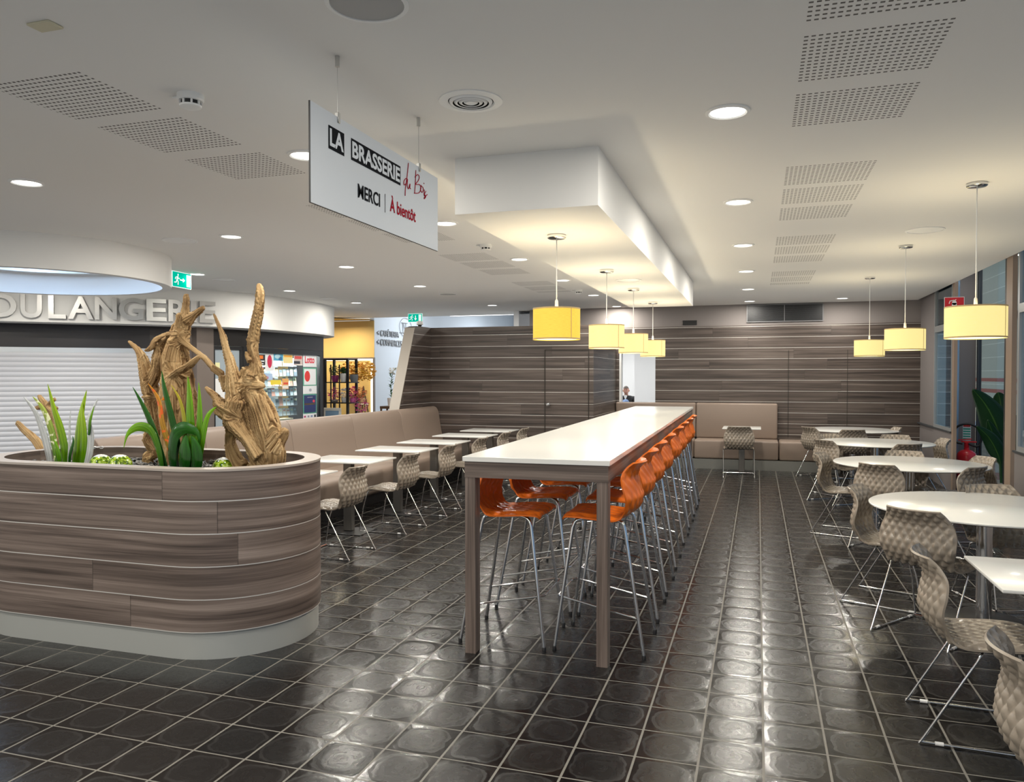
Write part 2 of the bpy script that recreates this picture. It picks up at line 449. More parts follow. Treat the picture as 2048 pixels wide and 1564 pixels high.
mb = MB()
mb.box(2.48, 2.62, 12.72, BACK, 0, 3.2)                 # pier beside the rear wall
mb.box(2.46, 2.50, 11.62, 12.72, 0, .78)                # parapet under the first window
mb.box(2.46, 2.50, -4.5, 8.95, 0, .78)                  # parapet after the recess
mb.box(2.62, 3.0, 12.72, 12.84, 0, 3.3)                 # end wall of the recess
struct('wall_right', mb, M['facade'])
mb = MB(); mb.box(2.44, 2.62, 12.72, BACK, .78, .80); mb.box(2.44, 2.505, 11.62, 12.72, .781, .80); mb.box(2.44, 2.505, -4.5, 8.95, .781, .80)
struct('trim_sill', mb, M['frame'])
def window_unit(n, x, y0, y1, z0, z1, ztr=None, fm='frame', fw=.05):
    mb = MB(); mb.box(x, x+.05, y0, y0+fw, z0, z1); mb.box(x, x+.05, y1-fw, y1, z0, z1)
    mb.box(x, x+.05, y0+fw, y1-fw, z0, z0+fw); mb.box(x, x+.05, y0+fw, y1-fw, z1-fw, z1)
    if ztr: mb.box(x, x+.05, y0+fw, y1-fw, ztr, ztr+.09)
    o = struct('window_%d' % n, mb, M[fm])
    g = MB(); g.box(x+.02, x+.026, y0+fw, y1-fw, z0+fw, z1-fw)
    q = g.build('pane', M['glass'], o); return o
window_unit(1, 2.455, 11.62, 12.72, .80, 3.1, 2.17, 'alu', .04)
window_unit(2, 3.0, 10.0, 12.70, .0, 3.2, 2.25, 'frame', .06)
window_unit(3, 3.0, 6.3, 10.0, .0, 3.2, 2.25, 'frame', .06)
for i in range(5):
    window_unit(4+i, 2.455, 8.90-2.6*(i+1), 8.90-2.6*i-.02, .80, 3.1, 2.17, 'alu', .05)
mb = MB(); mb.box(2.455, 2.495, 11.50, 11.60, 0, 3.1); struct('trim_3', mb, M['post'])
mb = MB(); mb.box(2.455, 2.50, 9.06, 9.26, 0, 3.1); struct('trim_4', mb, M['post'])
mb = MB(); mb.box(2.455, 2.49, 9.262, 9.31, 0, 3.1); struct('trim_5', mb, M['black'])
mb = MB(); mb.box(2.44, 3.2, -4.5, 14.2, 3.2, 3.3); struct('trim_6', mb, M['facade'])
mb = MB(); mb.box(2.492, 2.497, 12.13, 12.68, .84, 2.17); o = struct('window_1_pale_view_panel', mb, pmat('pale_blue_daylight_paint', (.45, .58, .68), .15)); mb = MB(); mb.box(2.492, 2.497, 11.66, 12.129, .84, 2.17); o = struct('window_1_dark_panel', mb, pmat('slate_blue_view_paint', (.07, .12, .17), .15))  # blue view and daylight of the two panes painted as pale and dark panels
mb = MB(); mb.box(2.69, 2.78, 12.70, 12.719, 0, 3.2); struct('trim_11', mb, pmat('blue_mirror_strip', (.35, .48, .60), .12, .6))
# dark panel stands in for the unlit void behind the first window's upper pane
mb = MB(); mb.box(2.492, 2.50, 11.66, 12.70, 2.27, 3.1); o = mb.build('void_panel', M['frame']); tag(o, 'dark panel standing in for the unlit void behind the corner window upper pane', 'void_panel')
# street beyond the glass: pavement and the building opposite
mb = MB(); mb.add([(9, -30, -.02), (40, -30, -.02), (40, 60, -.02), (9, 60, -.02)], [(0, 1, 2, 3)]); struct('street_pavement', mb, M['street'])
m = pmat('opposite_facade', (.5, .55, .55), .7); t = NT(m); p, o_ = t.pos()
zf = t.math('FRACT', t.math('DIVIDE', o_[2], .42)); line = t.math('LESS_THAN', zf, .05)
red = t.math('MULTIPLY', band.__call__(o_[2], 0, 0) if False else t.math('GREATER_THAN', o_[2], 1.0), t.math('LESS_THAN', o_[2], 1.12))
red2 = t.math('MULTIPLY', t.math('GREATER_THAN', o_[2], 1.35), t.math('LESS_THAN', o_[2], 1.46))
c = t.mix(line, (.46, .50, .46), (.70, .74, .70)); c = t.mix(t.math('MAXIMUM', red, red2), c, (.35, .09, .07)); t.L(c, t.b.inputs['Base Color'])
mb = MB(); mb.box(7.0, 7.4, 22.5, 40, 0, 6); o = struct('exterior_facade', mb, m)

# mall behind the partition: corridor seen through the opening, white lobby, far walls
M['lobby'] = pmat('lobby_white', (.84, .85, .86), .7)
mb = MB()
mb.box(-4.4, -1.0, 24.0, 24.1, 0, 3.2)       # end of corridor
mb.box(-2.97, -2.90, 19.6, 24, 0, 3.2)      # right-hand return in the corridor
mb.box(-2.90, -1.0, 19.6, 19.7, 0, 3.2)
mb.box(-4.40, -4.30, 14.0, 24, 0, 3.2)
struct('wall_corridor', mb, M['lobby'])
mb = MB(); mb.add([(-4.4, 14.0, 2.7), (-1.0, 14.0, 2.7), (-1.0, 24, 2.7), (-4.4, 24, 2.7)], [(3, 2, 1, 0)]); struct('ceiling_corridor', mb, M['lobby'])
mb = MB(); mb.box(-3.53, -3.38, 23.93, 24.0, 0, 2.1); o = struct('door_1', mb, pmat('grey_door', (.55, .55, .54), .5))
mb = MB(); mb.box(-3.50, -3.32, 23.90, 23.94, 1.0, 1.04); mb.build('door_handle', M['steel'], o)
mb = MB()
mb.box(-7.95, -7.85, 15.0, 25.0, 0, 3.6)     # pale blue wall that carries the wayfinding letters
mb.box(-7.85, -4.4, 24.9, 25.0, 0, 3.6)
struct('wall_lobby', mb, pmat('pale_blue_paint', (.62, .68, .74), .6))
mb = MB(); mb.add([(-12, 14.76, 3.55), (-4.0, 14.76, 3.55), (-4.0, 25, 3.55), (-12, 25, 3.55)], [(3, 2, 1, 0)])
mb.box(-7.0, -5.2, 17.2, 17.35, 2.95, 3.5); struct('ceiling_lobby', mb, M['lobby'])
mb = MB(); mb.box(-4.42, -4.30, 14.8, 24, 2.7, 3.55); struct('wall_lobby_side', mb, M['lobby'])
M['yellow'] = pmat('ochre_yellow_paint', (.66, .46, .17), .6)
mb = MB(); mb.box(-11.5, -7.845, 14.985, 14.999, 0, 2.72); mb.box(-11.5, -7.86, 15.0, 15.12, 0, 2.72); mb.box(-11.5, -7.86, 15.12, 16, 2.6, 2.72); struct('wall_florist', mb, M['yellow'])
mb = MB(); mb.add([(-10.5, 13.3, 2.74), (-7.86, 14.76, 2.74), (-7.86, 15.1, 2.74), (-11.5, 15.1, 2.74)], [(3, 2, 1, 0)]); struct('ceiling_florist', mb, M['yellow'])

# ------------------------------------------------------------------ lights
def area(name, loc, size, power, col, rot=(0, 0, 0), spread=PI):
    ld = bpy.data.lights.new(name, 'AREA'); ld.shape = 'DISK'; ld.size = size; ld.energy = power; ld.color = col; ld.spread = spread
    lo = bpy.data.objects.new(name, ld); COL.objects.link(lo); lo.location = loc; lo.rotation_euler = rot; return lo

M['lens'] = pmat('lit_lens', (1, 1, 1), .4, emit=(1, .97, .90), es=7)
mb = MB(); mb.lathe([(.100, 0), (.100, -.006), (.086, -.010), (.078, -.004), (.078, .012)], 40)
rim0 = mb.build('rim', M['white'])
mb = MB(); mb.lathe([(.0785, -.004), (.05, -.0055), (.0001, -.006)], 40); mb.disc(.0785, (0, 0, .01), 40)
lens0 = mb.build('lens', M['lens'])
dl = empty('downlight', (0, 0, 0)); rim0.parent = dl; lens0.parent = dl
DL = [(-.14, y) for y in (3.71, 5.65, 7.54, 9.43, 11.4, 13.25)]+[(-2.37, y) for y in (3.74, 5.74, 7.74, 9.62, 11.55, 13.55)] + \
     [(-4.37, y) for y in (3.74, 5.72, 7.70, 9.67)]+[(-4.37, 12.67)]+[(-6.38, y) for y in (7.72, 9.63, 11.56)]+[(1.25, 13.18)] + \
     [(-.14, 1.8), (-2.37, 1.8), (-4.37, 1.8), (-.14, -.2), (-2.37, -.2), (-4.37, -.2), (-6.4, 1.8), (-6.4, -.2), (-8.39, 3.7), (-8.39, 5.7), (-8.05, 6.95), (-.14, -2.2), (-2.37, -2.2), (-4.37, -2.2)]  # this last list: unseen downlights added to light the foreground and bakery fascia
dl_lab = {
 (-.14, 3.71): 'large lit round downlight left of the upper slot panels over the aisle',
 (-.14, 5.65): 'second lit downlight of the aisle row, before the middle slot panels',
 (-.14, 7.54): 'third lit downlight of the aisle row, beside the soffit box',
 (-.14, 9.43): 'fourth lit downlight of the aisle row, near the end of the soffit box',
 (-.14, 11.4): 'fifth lit downlight of the aisle row, one before the ventilation grille',
 (-.14, 13.25): 'lit downlight just in front of the ventilation grille',
 (-2.37, 3.74): 'lit downlight half hidden behind the hanging white sign',
 (-2.37, 5.74): 'lit downlight between the hanging sign and the soffit box corner',
 (-2.37, 7.74): 'lit downlight beside the far smoke detector along the soffit box',
 (-2.37, 9.62): 'lit downlight seen through the first pendant cord along the soffit box',
 (-2.37, 11.55): 'lit downlight beyond the soffit box, between first and second pendant',
 (-2.37, 13.55): 'small lit downlight over the corridor opening at the rear bulkhead',
 (-4.37, 3.74): 'lit downlight above the rim of the blue light well, at the picture edge',
 (-4.37, 5.72): 'lit downlight above the tall tip of the driftwood',
 (-4.37, 7.70): 'lit downlight below the bottom corner of the hanging sign',
 (-4.37, 9.67): 'lit downlight midway between the hanging sign and the far exit sign',
 (-4.37, 12.67): 'lit downlight before the laminate block, beyond the dark flush disc',
 (-6.38, 7.72): 'lit downlight touching the green exit sign by the bakery',
 (-6.38, 9.63): 'lit downlight right of the tall driftwood, over the fascia bend',
 (-6.38, 11.56): 'lit downlight by the rounded end of the white fascia',
 (1.25, 13.18): 'lit downlight in front of the rear wall between the window pendants'}
for i, q in enumerate(DL):
    o = dl if i == 0 else copy_tree(dl)
    o.location = (q[0], q[1], CEIL)
    tag(o, dl_lab.get(q, 'unseen round downlight added to light the foreground and fascia'), 'downlight', 'recessed downlights in the white ceiling')
    if q not in dl_lab: o['group'] = 'unseen downlights added for light'
    area('downlight_lamp', (q[0], q[1], CEIL-.012), .15, DOWN_W, (1, .95, .86))

# mall daylight/lamps for the spaces beyond
area('light_well_lamp', (WELL_C[0], WELL_C[1], 2.85), 1.2, 14, (.70, .84, 1))
area('corridor_lamp', (-3.75, 17.5, 2.6), .6, 45, (1, .97, .90)); area('corridor_lamp', (-3.8, 22, 2.6), .6, 60, (1, .98, .94)); area('corridor_lamp', (-2.2, 17.5, 2.6), .6, 45, (1, .98, .94))
area('lobby_lamp', (-6.3, 16.6, 3.45), 1.2, 75, (.94, .97, 1)); area('lobby_lamp', (-6, 21, 3.45), 1.2, 110, (.94, .97, 1))
area('florist_lamp', (-9.2, 14.0, 2.6), .5, 35, (1, .86, .58)); area('florist_lamp', (-8.3, 14.3, 2.6), .5, 25, (1, .86, .58))

area('recess_fill_lamp', (2.76, 11.9, 3.15), .15, 9, (1, .95, .86)); area('recess_fill_lamp', (2.76, 10.2, 3.15), .15, 9, (1, .95, .86))  # unseen lamps added to brighten the dark end wall of the recess
# pendants
m = pmat('lamp_fabric', (.30, .21, .05), .9, spec=.1, emit=(1, .78, .28), es=1.08); M['shade'] = m
t = NT(m); p, o = t.obj(); wv_ = t.noise(t.comb(t.math('MULTIPLY', t.math('ADD', o[0], o[1]), 30.), 0., t.math('MULTIPLY', o[2], 700.)), 1., 2.)
g_ = t.ramp(wv_, [(.3, (.80, .50, .045)), (.7, (.95, .64, .085))]); t.L(g_, t.b.inputs['Emission Color'])
M['shade_band'] = pmat('shade_trim_band', (.42, .30, .14), .8, emit=(.8, .55, .25), es=.12)
M['shade_white'] = pmat('pale_lamp_fabric', (.30, .24, .12), .9, spec=.1, emit=(1, .80, .42), es=1.12)
t = NT(M['shade_white']); p, o = t.obj(); wv_ = t.noise(t.comb(t.math('MULTIPLY', t.math('ADD', o[0], o[1]), 30.), 0., t.math('MULTIPLY', o[2], 700.)), 1., 2.)
t.L(t.ramp(wv_, [(.3, (.90, .72, .26)), (.7, (1., .85, .36))]), t.b.inputs['Emission Color'])
M['bulb'] = pmat('lit_diffuser', (1, 1, 1), .5, emit=(1, .88, .60), es=2.6)
def pendant(loc, R, ztop, zbot, zc, fab, label, group):
    e = empty('pendant_lamp', (loc[0], loc[1], zc), 0, label, 'pendant lamp', group)
    mb = MB(); mb.lathe([(.0001, 0), (.058, 0), (.060, -.006), (.060, -.018), (.052, -.024), (.0001, -.026)], 32); mb.build('ceiling_cap', M['chrome'], e)
    mb = MB(); mb.tube([(0, 0, -.024), (0, 0, ztop-zc+.03)], .0035, 8); mb.lathe([(.004, .06), (.010, .05), (.012, .0), (.006, -.03), (.0001, -.03)], 16, (0, 0, ztop-zc+.0)); mb.build('cord', M['white'], e)
    a, b = ztop-zc, zbot-zc
    mb = MB(); mb.lathe([(R, a), (R, b), (R-.004, b), (R-.004, a), (R, a)], 64); s_ = mb.build('lamp_shade', M[fab], e)
    mb = MB(); mb.lathe([(R+.001, a+.002), (R+.0015, a-.007), (R-.004, a-.007), (R-.004, a+.002), (R+.001, a+.002)], 64)
    mb.lathe([(R+.001, b+.010), (R+.0015, b+.001), (R-.004, b+.001)], 64)
    mb.box(-.002, .002, -R-.0018, -R+.001, b+.005, a-.005, Matrix.Rotation(.9, 4, 'Z'))
    mb.build('trim_band', M['shade_band'], s_)
    mb = MB(); mb.lathe([(R-.005, b+.006), (.0001, b+.004)], 48); mb.build('diffuser', M['bulb'], e)
    mb = MB()
    for k in range(3):
        an = 2*PI*k/3; mb.tube([(0, 0, a+.0), (R*.99*math.cos(an), R*.99*math.sin(an), a-.004)], .0018, 6)
    mb.build('spider', M['steel'], e)
    ld = bpy.data.lights.new('pendant_bulb', 'POINT'); ld.energy = PEND_W*1.05; ld.color = (1, .86, .60); ld.shadow_soft_size = .04
    lo = bpy.data.objects.new('pendant_bulb', ld); COL.objects.link(lo); lo.location = (loc[0], loc[1], (ztop+zbot)/2+.02)
    area('pendant_down', (loc[0], loc[1], zbot-.003), R*1.7, PEND_W*.16, (1, .88, .62))
gp = 'yellow drum pendants over the high table'
for (y, lab, fb) in ((4.846, 'deep yellow drum pendant hanging first over the high table', 'shade'), (6.572, 'pale yellow drum pendant, second along the high table', 'shade_white'),
                 (8.065, 'pale yellow drum pendant, third along the high table', 'shade_white'), (9.622, 'pale yellow drum pendant, last along the high table', 'shade_white')):
    pendant((-1.235, y), .151, 1.98, 1.78, 2.45, fb, lab, gp)
gp = 'yellow drum pendants over the round tables'
for (y, lab) in ((5.56, 'wide yellow drum pendant beside the red extinguisher sign'), (8.03, 'wide yellow drum pendant over the second round table'), (10.46, 'wide yellow drum pendant nearest the laminate rear wall')):
    pendant((1.305, y), .174, 1.985, 1.785, CEIL, 'shade_white', lab, gp)

# ------------------------------------------------------------------ shells: chairs and stools
def shell_mesh(name, mat, seat_z, back_h, wave, wk=1.0):
    P = [(.215, -.022), (.20, -.004), (.12, .0), (.0, -.008), (-.10, -.012), (-.165, -.004), (-.205, .018), (-.236, .065), (-.246, .12), (-.240, .19), (-.246, .25), (-.268, .30), (-.29, .335)]
    if wave: P[7:] = [(-.252, .060), (-.262, .115), (-.236, .19), (-.224, .25), (-.252, .30), (-.300, .335)]
    else: P[7:] = [(-.246, .065), (-.258, .12), (-.242, .19), (-.238, .25), (-.268, .30), (-.310, .335)]
    Wd = [.185, .205, .222, .226, .218, .205, .202, .215, .228, .226, .205, .178, .158]
    sc_ = back_h/.335
    P = [(y if y > 0 else y*(.76 if wave else .86), z if z < .0 else z*sc_) for y, z in P]
    prof = cat_rom([Vector((P[i][0], P[i][1], Wd[i])) for i in range(len(P))], 8)
    nv = len(prof); nu = 60
    S = [0]
    for i in range(1, nv): S.append(S[-1]+math.hypot(prof[i].x-prof[i-1].x, prof[i].y-prof[i-1].y))
    def disp(su, sv, u):
        if wave:
            p = su/.066; q = sv/.14
            v = .5+.5*math.cos(2*PI*(p+.17*math.sin(2*PI*q)))
            v = v**.8*(.55+.45*math.cos(2*PI*(q*2+p)))
            h = v*.0085
        else:
            p = su/.053; q = sv/.078
            a = abs(2*((p+q) % 1)-1); b = abs(2*((p-q) % 1)-1)
            h = (1-max(a, b))*.0165
        ed = min(1, (1-abs(u))/.06); el = min(1, sv/.02, (S[-1]-sv)/(.06 if wave else .015))
        return h*max(0, ed)*max(0, el)
    top = []; bot = []
    for j in range(nv):
        y, z, wd = prof[j].x, prof[j].y, prof[j].z*wk
        a = prof[max(j-1, 0)]; b = prof[min(j+1, nv-1)]
        ty, tz = b.x-a.x, b.y-a.y; l = math.hypot(ty, tz) or 1
        ny, nz = tz/l, -ty/l                       # upper / front normal of the profile (seat -> up, back -> forward)
        k = min(1, max(0, (S[j]-.30)/.15))
        for i in range(nu+1):
            u = -1+2*i/nu; x = u*wd
            yy = y+k*.050*u*u; zz = z+(1-k)*(.012*u*u-.020*max(0, abs(u)-.75)/.25)
            h = disp(x, S[j], u)
            top.append((x, yy+ny*(-.0035-h)+ny*.009, seat_z+zz+nz*(.0055-h)))
            bot.append((x, yy+ny*(-.0035-h), seat_z+zz+nz*(-.0035-h)))
    mb = MB(); n1 = len(top); W_ = nu+1; fs = []
    for j in range(nv-1):
        for i in range(nu):
            a = j*W_+i; fs.append((a, a+1, a+W_+1, a+W_)); fs.append((n1+a, n1+a+W_, n1+a+W_+1, n1+a+1))
    for j in range(nv-1):
        a = j*W_; fs.append((a, a+W_, n1+a+W_, n1+a)); a = j*W_+nu; fs.append((a, n1+a, n1+a+W_, a+W_))
    for i in range(nu):
        fs.append((i, n1+i, n1+i+1, i+1)); a = (nv-1)*W_+i; fs.append((a, a+1, n1+a+1, n1+a))
    mb.add(top+bot, fs, True)
    return mb.build(name, mat)

M['shell'] = pmat('taupe_polypropylene', (.265, .225, .18), .28, spec=.5)
M['orange'] = pmat('orange_polypropylene', (.70, .145, .012), .24, spec=.5, coat=.15)
M['foot'] = pmat('white_glide', (.75, .74, .72), .5)

ch0 = empty('shell_chair', (0, 0, 0))
sh = shell_mesh('seat_shell', M['shell'], .435, .335, False); sh.parent = ch0
SW = .228
for s_ in (-1, 1):
    x = s_*SW
    P = cat_rom([(s_*.13, -.02, .408), (s_*.20, -.02, .408), (x, -.035, .395)], 3) + \
        cat_rom([(x, -.045, .372), (x, -.235, .035), (x, -.250, .012), (x, -.232, .008)], 4) + \
        cat_rom([(x, -.15, .008), (x, .10, .008), (x, .236, .008), (x, .254, .016), (x, .252, .035)], 4) + \
        cat_rom([(x, .215, .25), (x, .172, .385), (s_*.20, .155, .408), (s_*.10, .14, .410)], 4)
    mb = MB(); mb.tube(P, .0056, 10); mb.build('sled_leg', M['chrome'], ch0)
    for yy in (-.18, .19):
        mb = MB(); mb.tube([(x, yy-.016, .009), (x, yy+.016, .009)], .0085, 10); mb.build('glide', M['foot'], ch0)
for a_, b_ in (((-SW, .245, .012), (SW, .245, .012)), ((-.14, -.02, .408), (.14, -.02, .408)), ((-.12, .14, .410), (.12, .14, .410))):
    mb = MB(); mb.tube([a_, b_], .0053, 8); mb.build('cross_bar', M['chrome'], ch0)

def chair(x, y, hd, label, group, rank=[0]):
    o = ch0 if rank[0] == 0 else copy_tree(ch0)
    rank[0] += 1
    o.location = (x, y, 0); o.rotation_euler = (0, 0, math.radians(hd-90))
    return tag(o, label, 'chair', group)
g1 = 'taupe shell chairs along the banquette tables'
for y, lab in ((5.98, 'taupe quilted shell chair standing closest to the planter'), (7.09, 'taupe quilted shell chair, second from the planter, seat facing the banquette'), (8.10, 'taupe quilted shell chair, third from the planter along the banquette'),
               (9.17, 'taupe quilted shell chair, fourth from the planter, half behind the high table corner'), (10.12, 'taupe quilted shell chair peeking above the high table, fifth along the banquette'), (11.02, 'taupe quilted shell chair at the banquette table nearest the laminate wall')):
    chair(-3.50, y, 180+random.uniform(-2, 2), lab, g1)
g2 = 'taupe shell chairs around the round tables'
for x, y, h, lab in ((1.0, 5.2, 52, 'taupe shell chair with its quilted back to the viewer at the first round table'), (.868, 5.87, -21, 'taupe shell chair turned sideways on the aisle side of the first round table'),
                     (1.63, 6.07, -72, 'taupe shell chair whose top peeks over the far rim of the first round table'), (1.63, 7.66, 141, 'dark looking taupe chair between the first and second round tables, by the window'),
                     (.806, 8.26, -18, 'taupe shell chair seen sideways on the aisle side of the second round table'), (1.116, 7.665, 57, 'taupe shell chair with quilted back to the viewer at the second round table'),
                     (1.40, 8.62, -101, 'taupe shell chair whose top peeks over the far rim of the second round table'), (1.87, 8.33, 198, 'pale lit taupe chair by the plant at the window side of the second table'),
                     (.93, 10.24, 35, 'taupe shell chair at the aisle side of the third round table'), (1.55, 9.96, 118, 'dark taupe chair back turned between second and third round tables'),
                     (1.68, 10.98, -100, 'taupe shell chair top peeking over the far rim of the third table, window side'), (1.02, 10.95, -51, 'pale taupe chair top peeking over the far rim of the third table, aisle side'),
                     (1.98, 10.66, 187, 'taupe shell chair standing before the bronze post and fire extinguisher'), (1.27, 12.28, 100, 'taupe shell chair back turned before the farthest round table'),
                     (.905, 12.65, 32, 'taupe shell chair at the aisle side of the farthest round table'), (1.78, 12.76, 190, 'taupe shell chair behind the farthest round table near the corner'),
                     (.925, 3.83, -3, 'taupe shell chair tucked at the white square table'), (.915, 2.58, -3, 'taupe shell chair cut by the picture edge, its quilted back closest to the viewer')):
    chair(x, y, h, lab, g2)
chair(-.28, 12.50, 93, 'taupe shell chair alone at the small table before the rear bench', 'taupe shell chair at the rear bench')

# stools (frame of the high table: turned 1.07 degrees)
ROT = math.radians(1.07); PIV = Vector((-.74, 4.04, 0))
def TT(x, y): return PIV+Matrix.Rotation(ROT, 3, 'Z') @ Vector((x, y, 0))
st0 = empty('bar_stool', (0, 0, 0))
sh = shell_mesh('seat_shell', M['orange'], .765, .300, True, 1.0); sh.parent = st0
for s_ in (-1, 1):
    x = s_*.15; X_ = s_*.228
    for (ya, yb, za) in ((.145, .255, 0), (-.12, -.250, 0)):
        P = [(s_*.155, ya*.4, .742)]+cat_rom([(s_*.160, ya*.75, .742), (s_*.168, ya*1.0, .728), (s_*.173, ya*1.12, .69)], 4)+[(X_, yb, .012)]
        mb = MB(); mb.tube(P, .0105, 10); l_ = mb.build('leg', M['chrome'], st0)
        mb = MB(); mb.lathe([(.0001, 0), (.012, 0), (.012, .022), (.0106, .024)], 12, (X_, yb, 0)); mb.build('foot_cap', M['black'], l_)
q = lambda s_, yb, z: (s_*(.173+(.228-.173)*(.69-z)/.678), (yb*(.69-z)/.678+(.16 if yb > 0 else -.135)*(1-(.69-z)/.678)), z)
mb = MB()
A = [q(-1, -.25, .215), q(-1, .255, .300), ]; B = [q(1, .255, .300), q(1, -.25, .215)]
mb.tube([A[0]]+[(A[1][0], A[1][1]-.0, .300)]+[(A[1][0]+.03, A[1][1]+.03, .302), (B[0][0]-.03, B[0][1]+.03, .302)]+[(B[0][0], B[0][1], .300)]+[B[1]], .0065, 8)
mb.build('foot_rail', M['chrome'], st0)
mb = MB(); mb.tube([(-.155, .05, .742), (.155, .05, .742)], .009, 8); mb.tube([(-.155, -.05, .742), (.155, -.05, .742)], .009, 8)
mb.tube([(-.155, -.06, .742), (-.155, .07, .742)], .0105, 8); mb.tube([(.155, -.06, .742), (.155, .07, .742)], .0105, 8)
mb.build('seat_frame', M['chrome'], st0)
ys = [.42, 1.08, 1.72, 2.46, 3.40, 4.15, 4.92, 5.55]
ords = ['first', 'second', 'third', 'fourth', 'fifth', 'sixth', 'seventh', 'eighth']
n = 0
for sgn in (1, -1):
    for k, yv in enumerate(ys):
        o = st0 if n == 0 else copy_tree(st0); n += 1
        if sgn > 0: p_ = TT(-.085, yv); hd = 180
        else: p_ = TT(-.645, yv+(.0 if k else -.03)); hd = 0
        o.location = p_; o.rotation_euler = (0, 0, math.radians(hd-90)+ROT+math.radians(random.uniform(-1.5, 1.5)))
        if sgn > 0: tag(o, 'orange bar stool with chrome legs, %s of the aisle-side row at the high table' % ords[k], 'bar stool', 'orange stools on the aisle side of the high table')
        else: tag(o, 'orange bar stool with chrome legs, %s of the banquette-side row at the high table' % ords[k], 'bar stool', 'orange stools on the banquette side of the high table')

# ------------------------------------------------------------------ high table
def high_table():
    e = empty('high_table', PIV, ROT, 'long white topped high table with laminate frame between two rows of orange stools', 'high table')
    L_, W_ = 7.30, .825
    mb = MB(); mb.rbox(-W_, 0, 0, L_, 1.074, 1.102, .002, n=1); mb.build('tabletop', M['white_top'], e)
    mb = MB(); mb.box(-W_+.010, -.010, .010, .050, .985, 1.0735); mb.box(-.045, -.010, .050, L_-.05, .985, 1.0735); mb.box(-W_+.010, -.010, L_-.05, L_-.010, .985, 1.0735)
    mb.build('apron', M['wood_table'], e)
    for (x, y) in ((-W_+.012, .012), (-.072, .012), (-W_+.012, L_-.092), (-.072, L_-.092)):
        mb = MB(); mb.box(x, x+.060, y, y+.080, 0, .985); mb.build('leg', M['wood_leg'], e)
high_table()

# ------------------------------------------------------------------ round tables, square tables
rt = empty('round_table', (0, 0, 0))
mb = MB(); mb.lathe([(.0001, .722), (.664, .722), (.668, .719), (.668, .712), (.655, .706), (.0001, .706)], 96); mb.build('tabletop', M['white_top'], rt)
mb = MB(); mb.lathe([(.045, .012), (.045, .69), (.11, .695), (.11, .705)], 32); mb.build('column', M['chrome'], rt)
mb = MB(); mb.lathe([(.0001, .014), (.05, .014), (.24, .007), (.25, .0)], 48); mb.build('base_plate', M['black'], rt)
for i, (x, y, lab) in enumerate(((1.37, 5.56, 'large round white table on a chrome column, with the chair backs closest to the viewer'), (1.37, 8.13, 'round white table on a chrome column in front of the potted plant'),
                                 (1.385, 10.52, 'round white table, third of the window row'), (1.38, 12.86, 'round white table nearest the laminate rear wall'))):
    o = rt if i == 0 else copy_tree(rt); o.location = (x, y, 0); tag(o, lab, 'round table', 'round tables along the windows')

def square_table(x, y, rz, sx, sy, label, group):
    e = empty('cafe_table', (x, y, 0), rz, label, 'cafe table', group)
    mb = MB(); mb.rbox(-sx/2, sx/2, -sy/2, sy/2, .708, .722, .003, n=2); mb.build('tabletop', M['white_top'], e)
    mb = MB(); mb.rbox(-.045, .045, -.035, .035, .012, .706, .004, n=1); mb.box(-.15, .15, -.15, .15, .700, .707); mb.build('column', M['darksteel'], e)
    mb = MB(); mb.rbox(-.22, .22, -.18, .18, 0, .010, .004, n=1); mb.build('base_plate', M['black'], e)
    return e
gb = 'white cafe tables along the banquette'
for y, lab in ((5.70, 'white cafe table partly hidden by the planter end'), (6.85, 'white cafe table, second from the planter along the banquette'), (7.95, 'white cafe table, third from the planter along the banquette'),
               (8.98, 'white cafe table, fourth from the planter along the banquette'), (10.08, 'white cafe table, fifth from the planter along the banquette'), (11.12, 'white cafe table against the laminate wall at the banquette end')):
    square_table(-3.87, y, 0, .76, .58, lab, gb)
square_table(-.24, 12.86, 0, .58, .62, 'small white table before the rear bench', 'rear bench table')
square_table(1.29, 3.73, 0, .76, .60, 'white square table cut by the picture edge beside the tucked chair', 'window side square table')

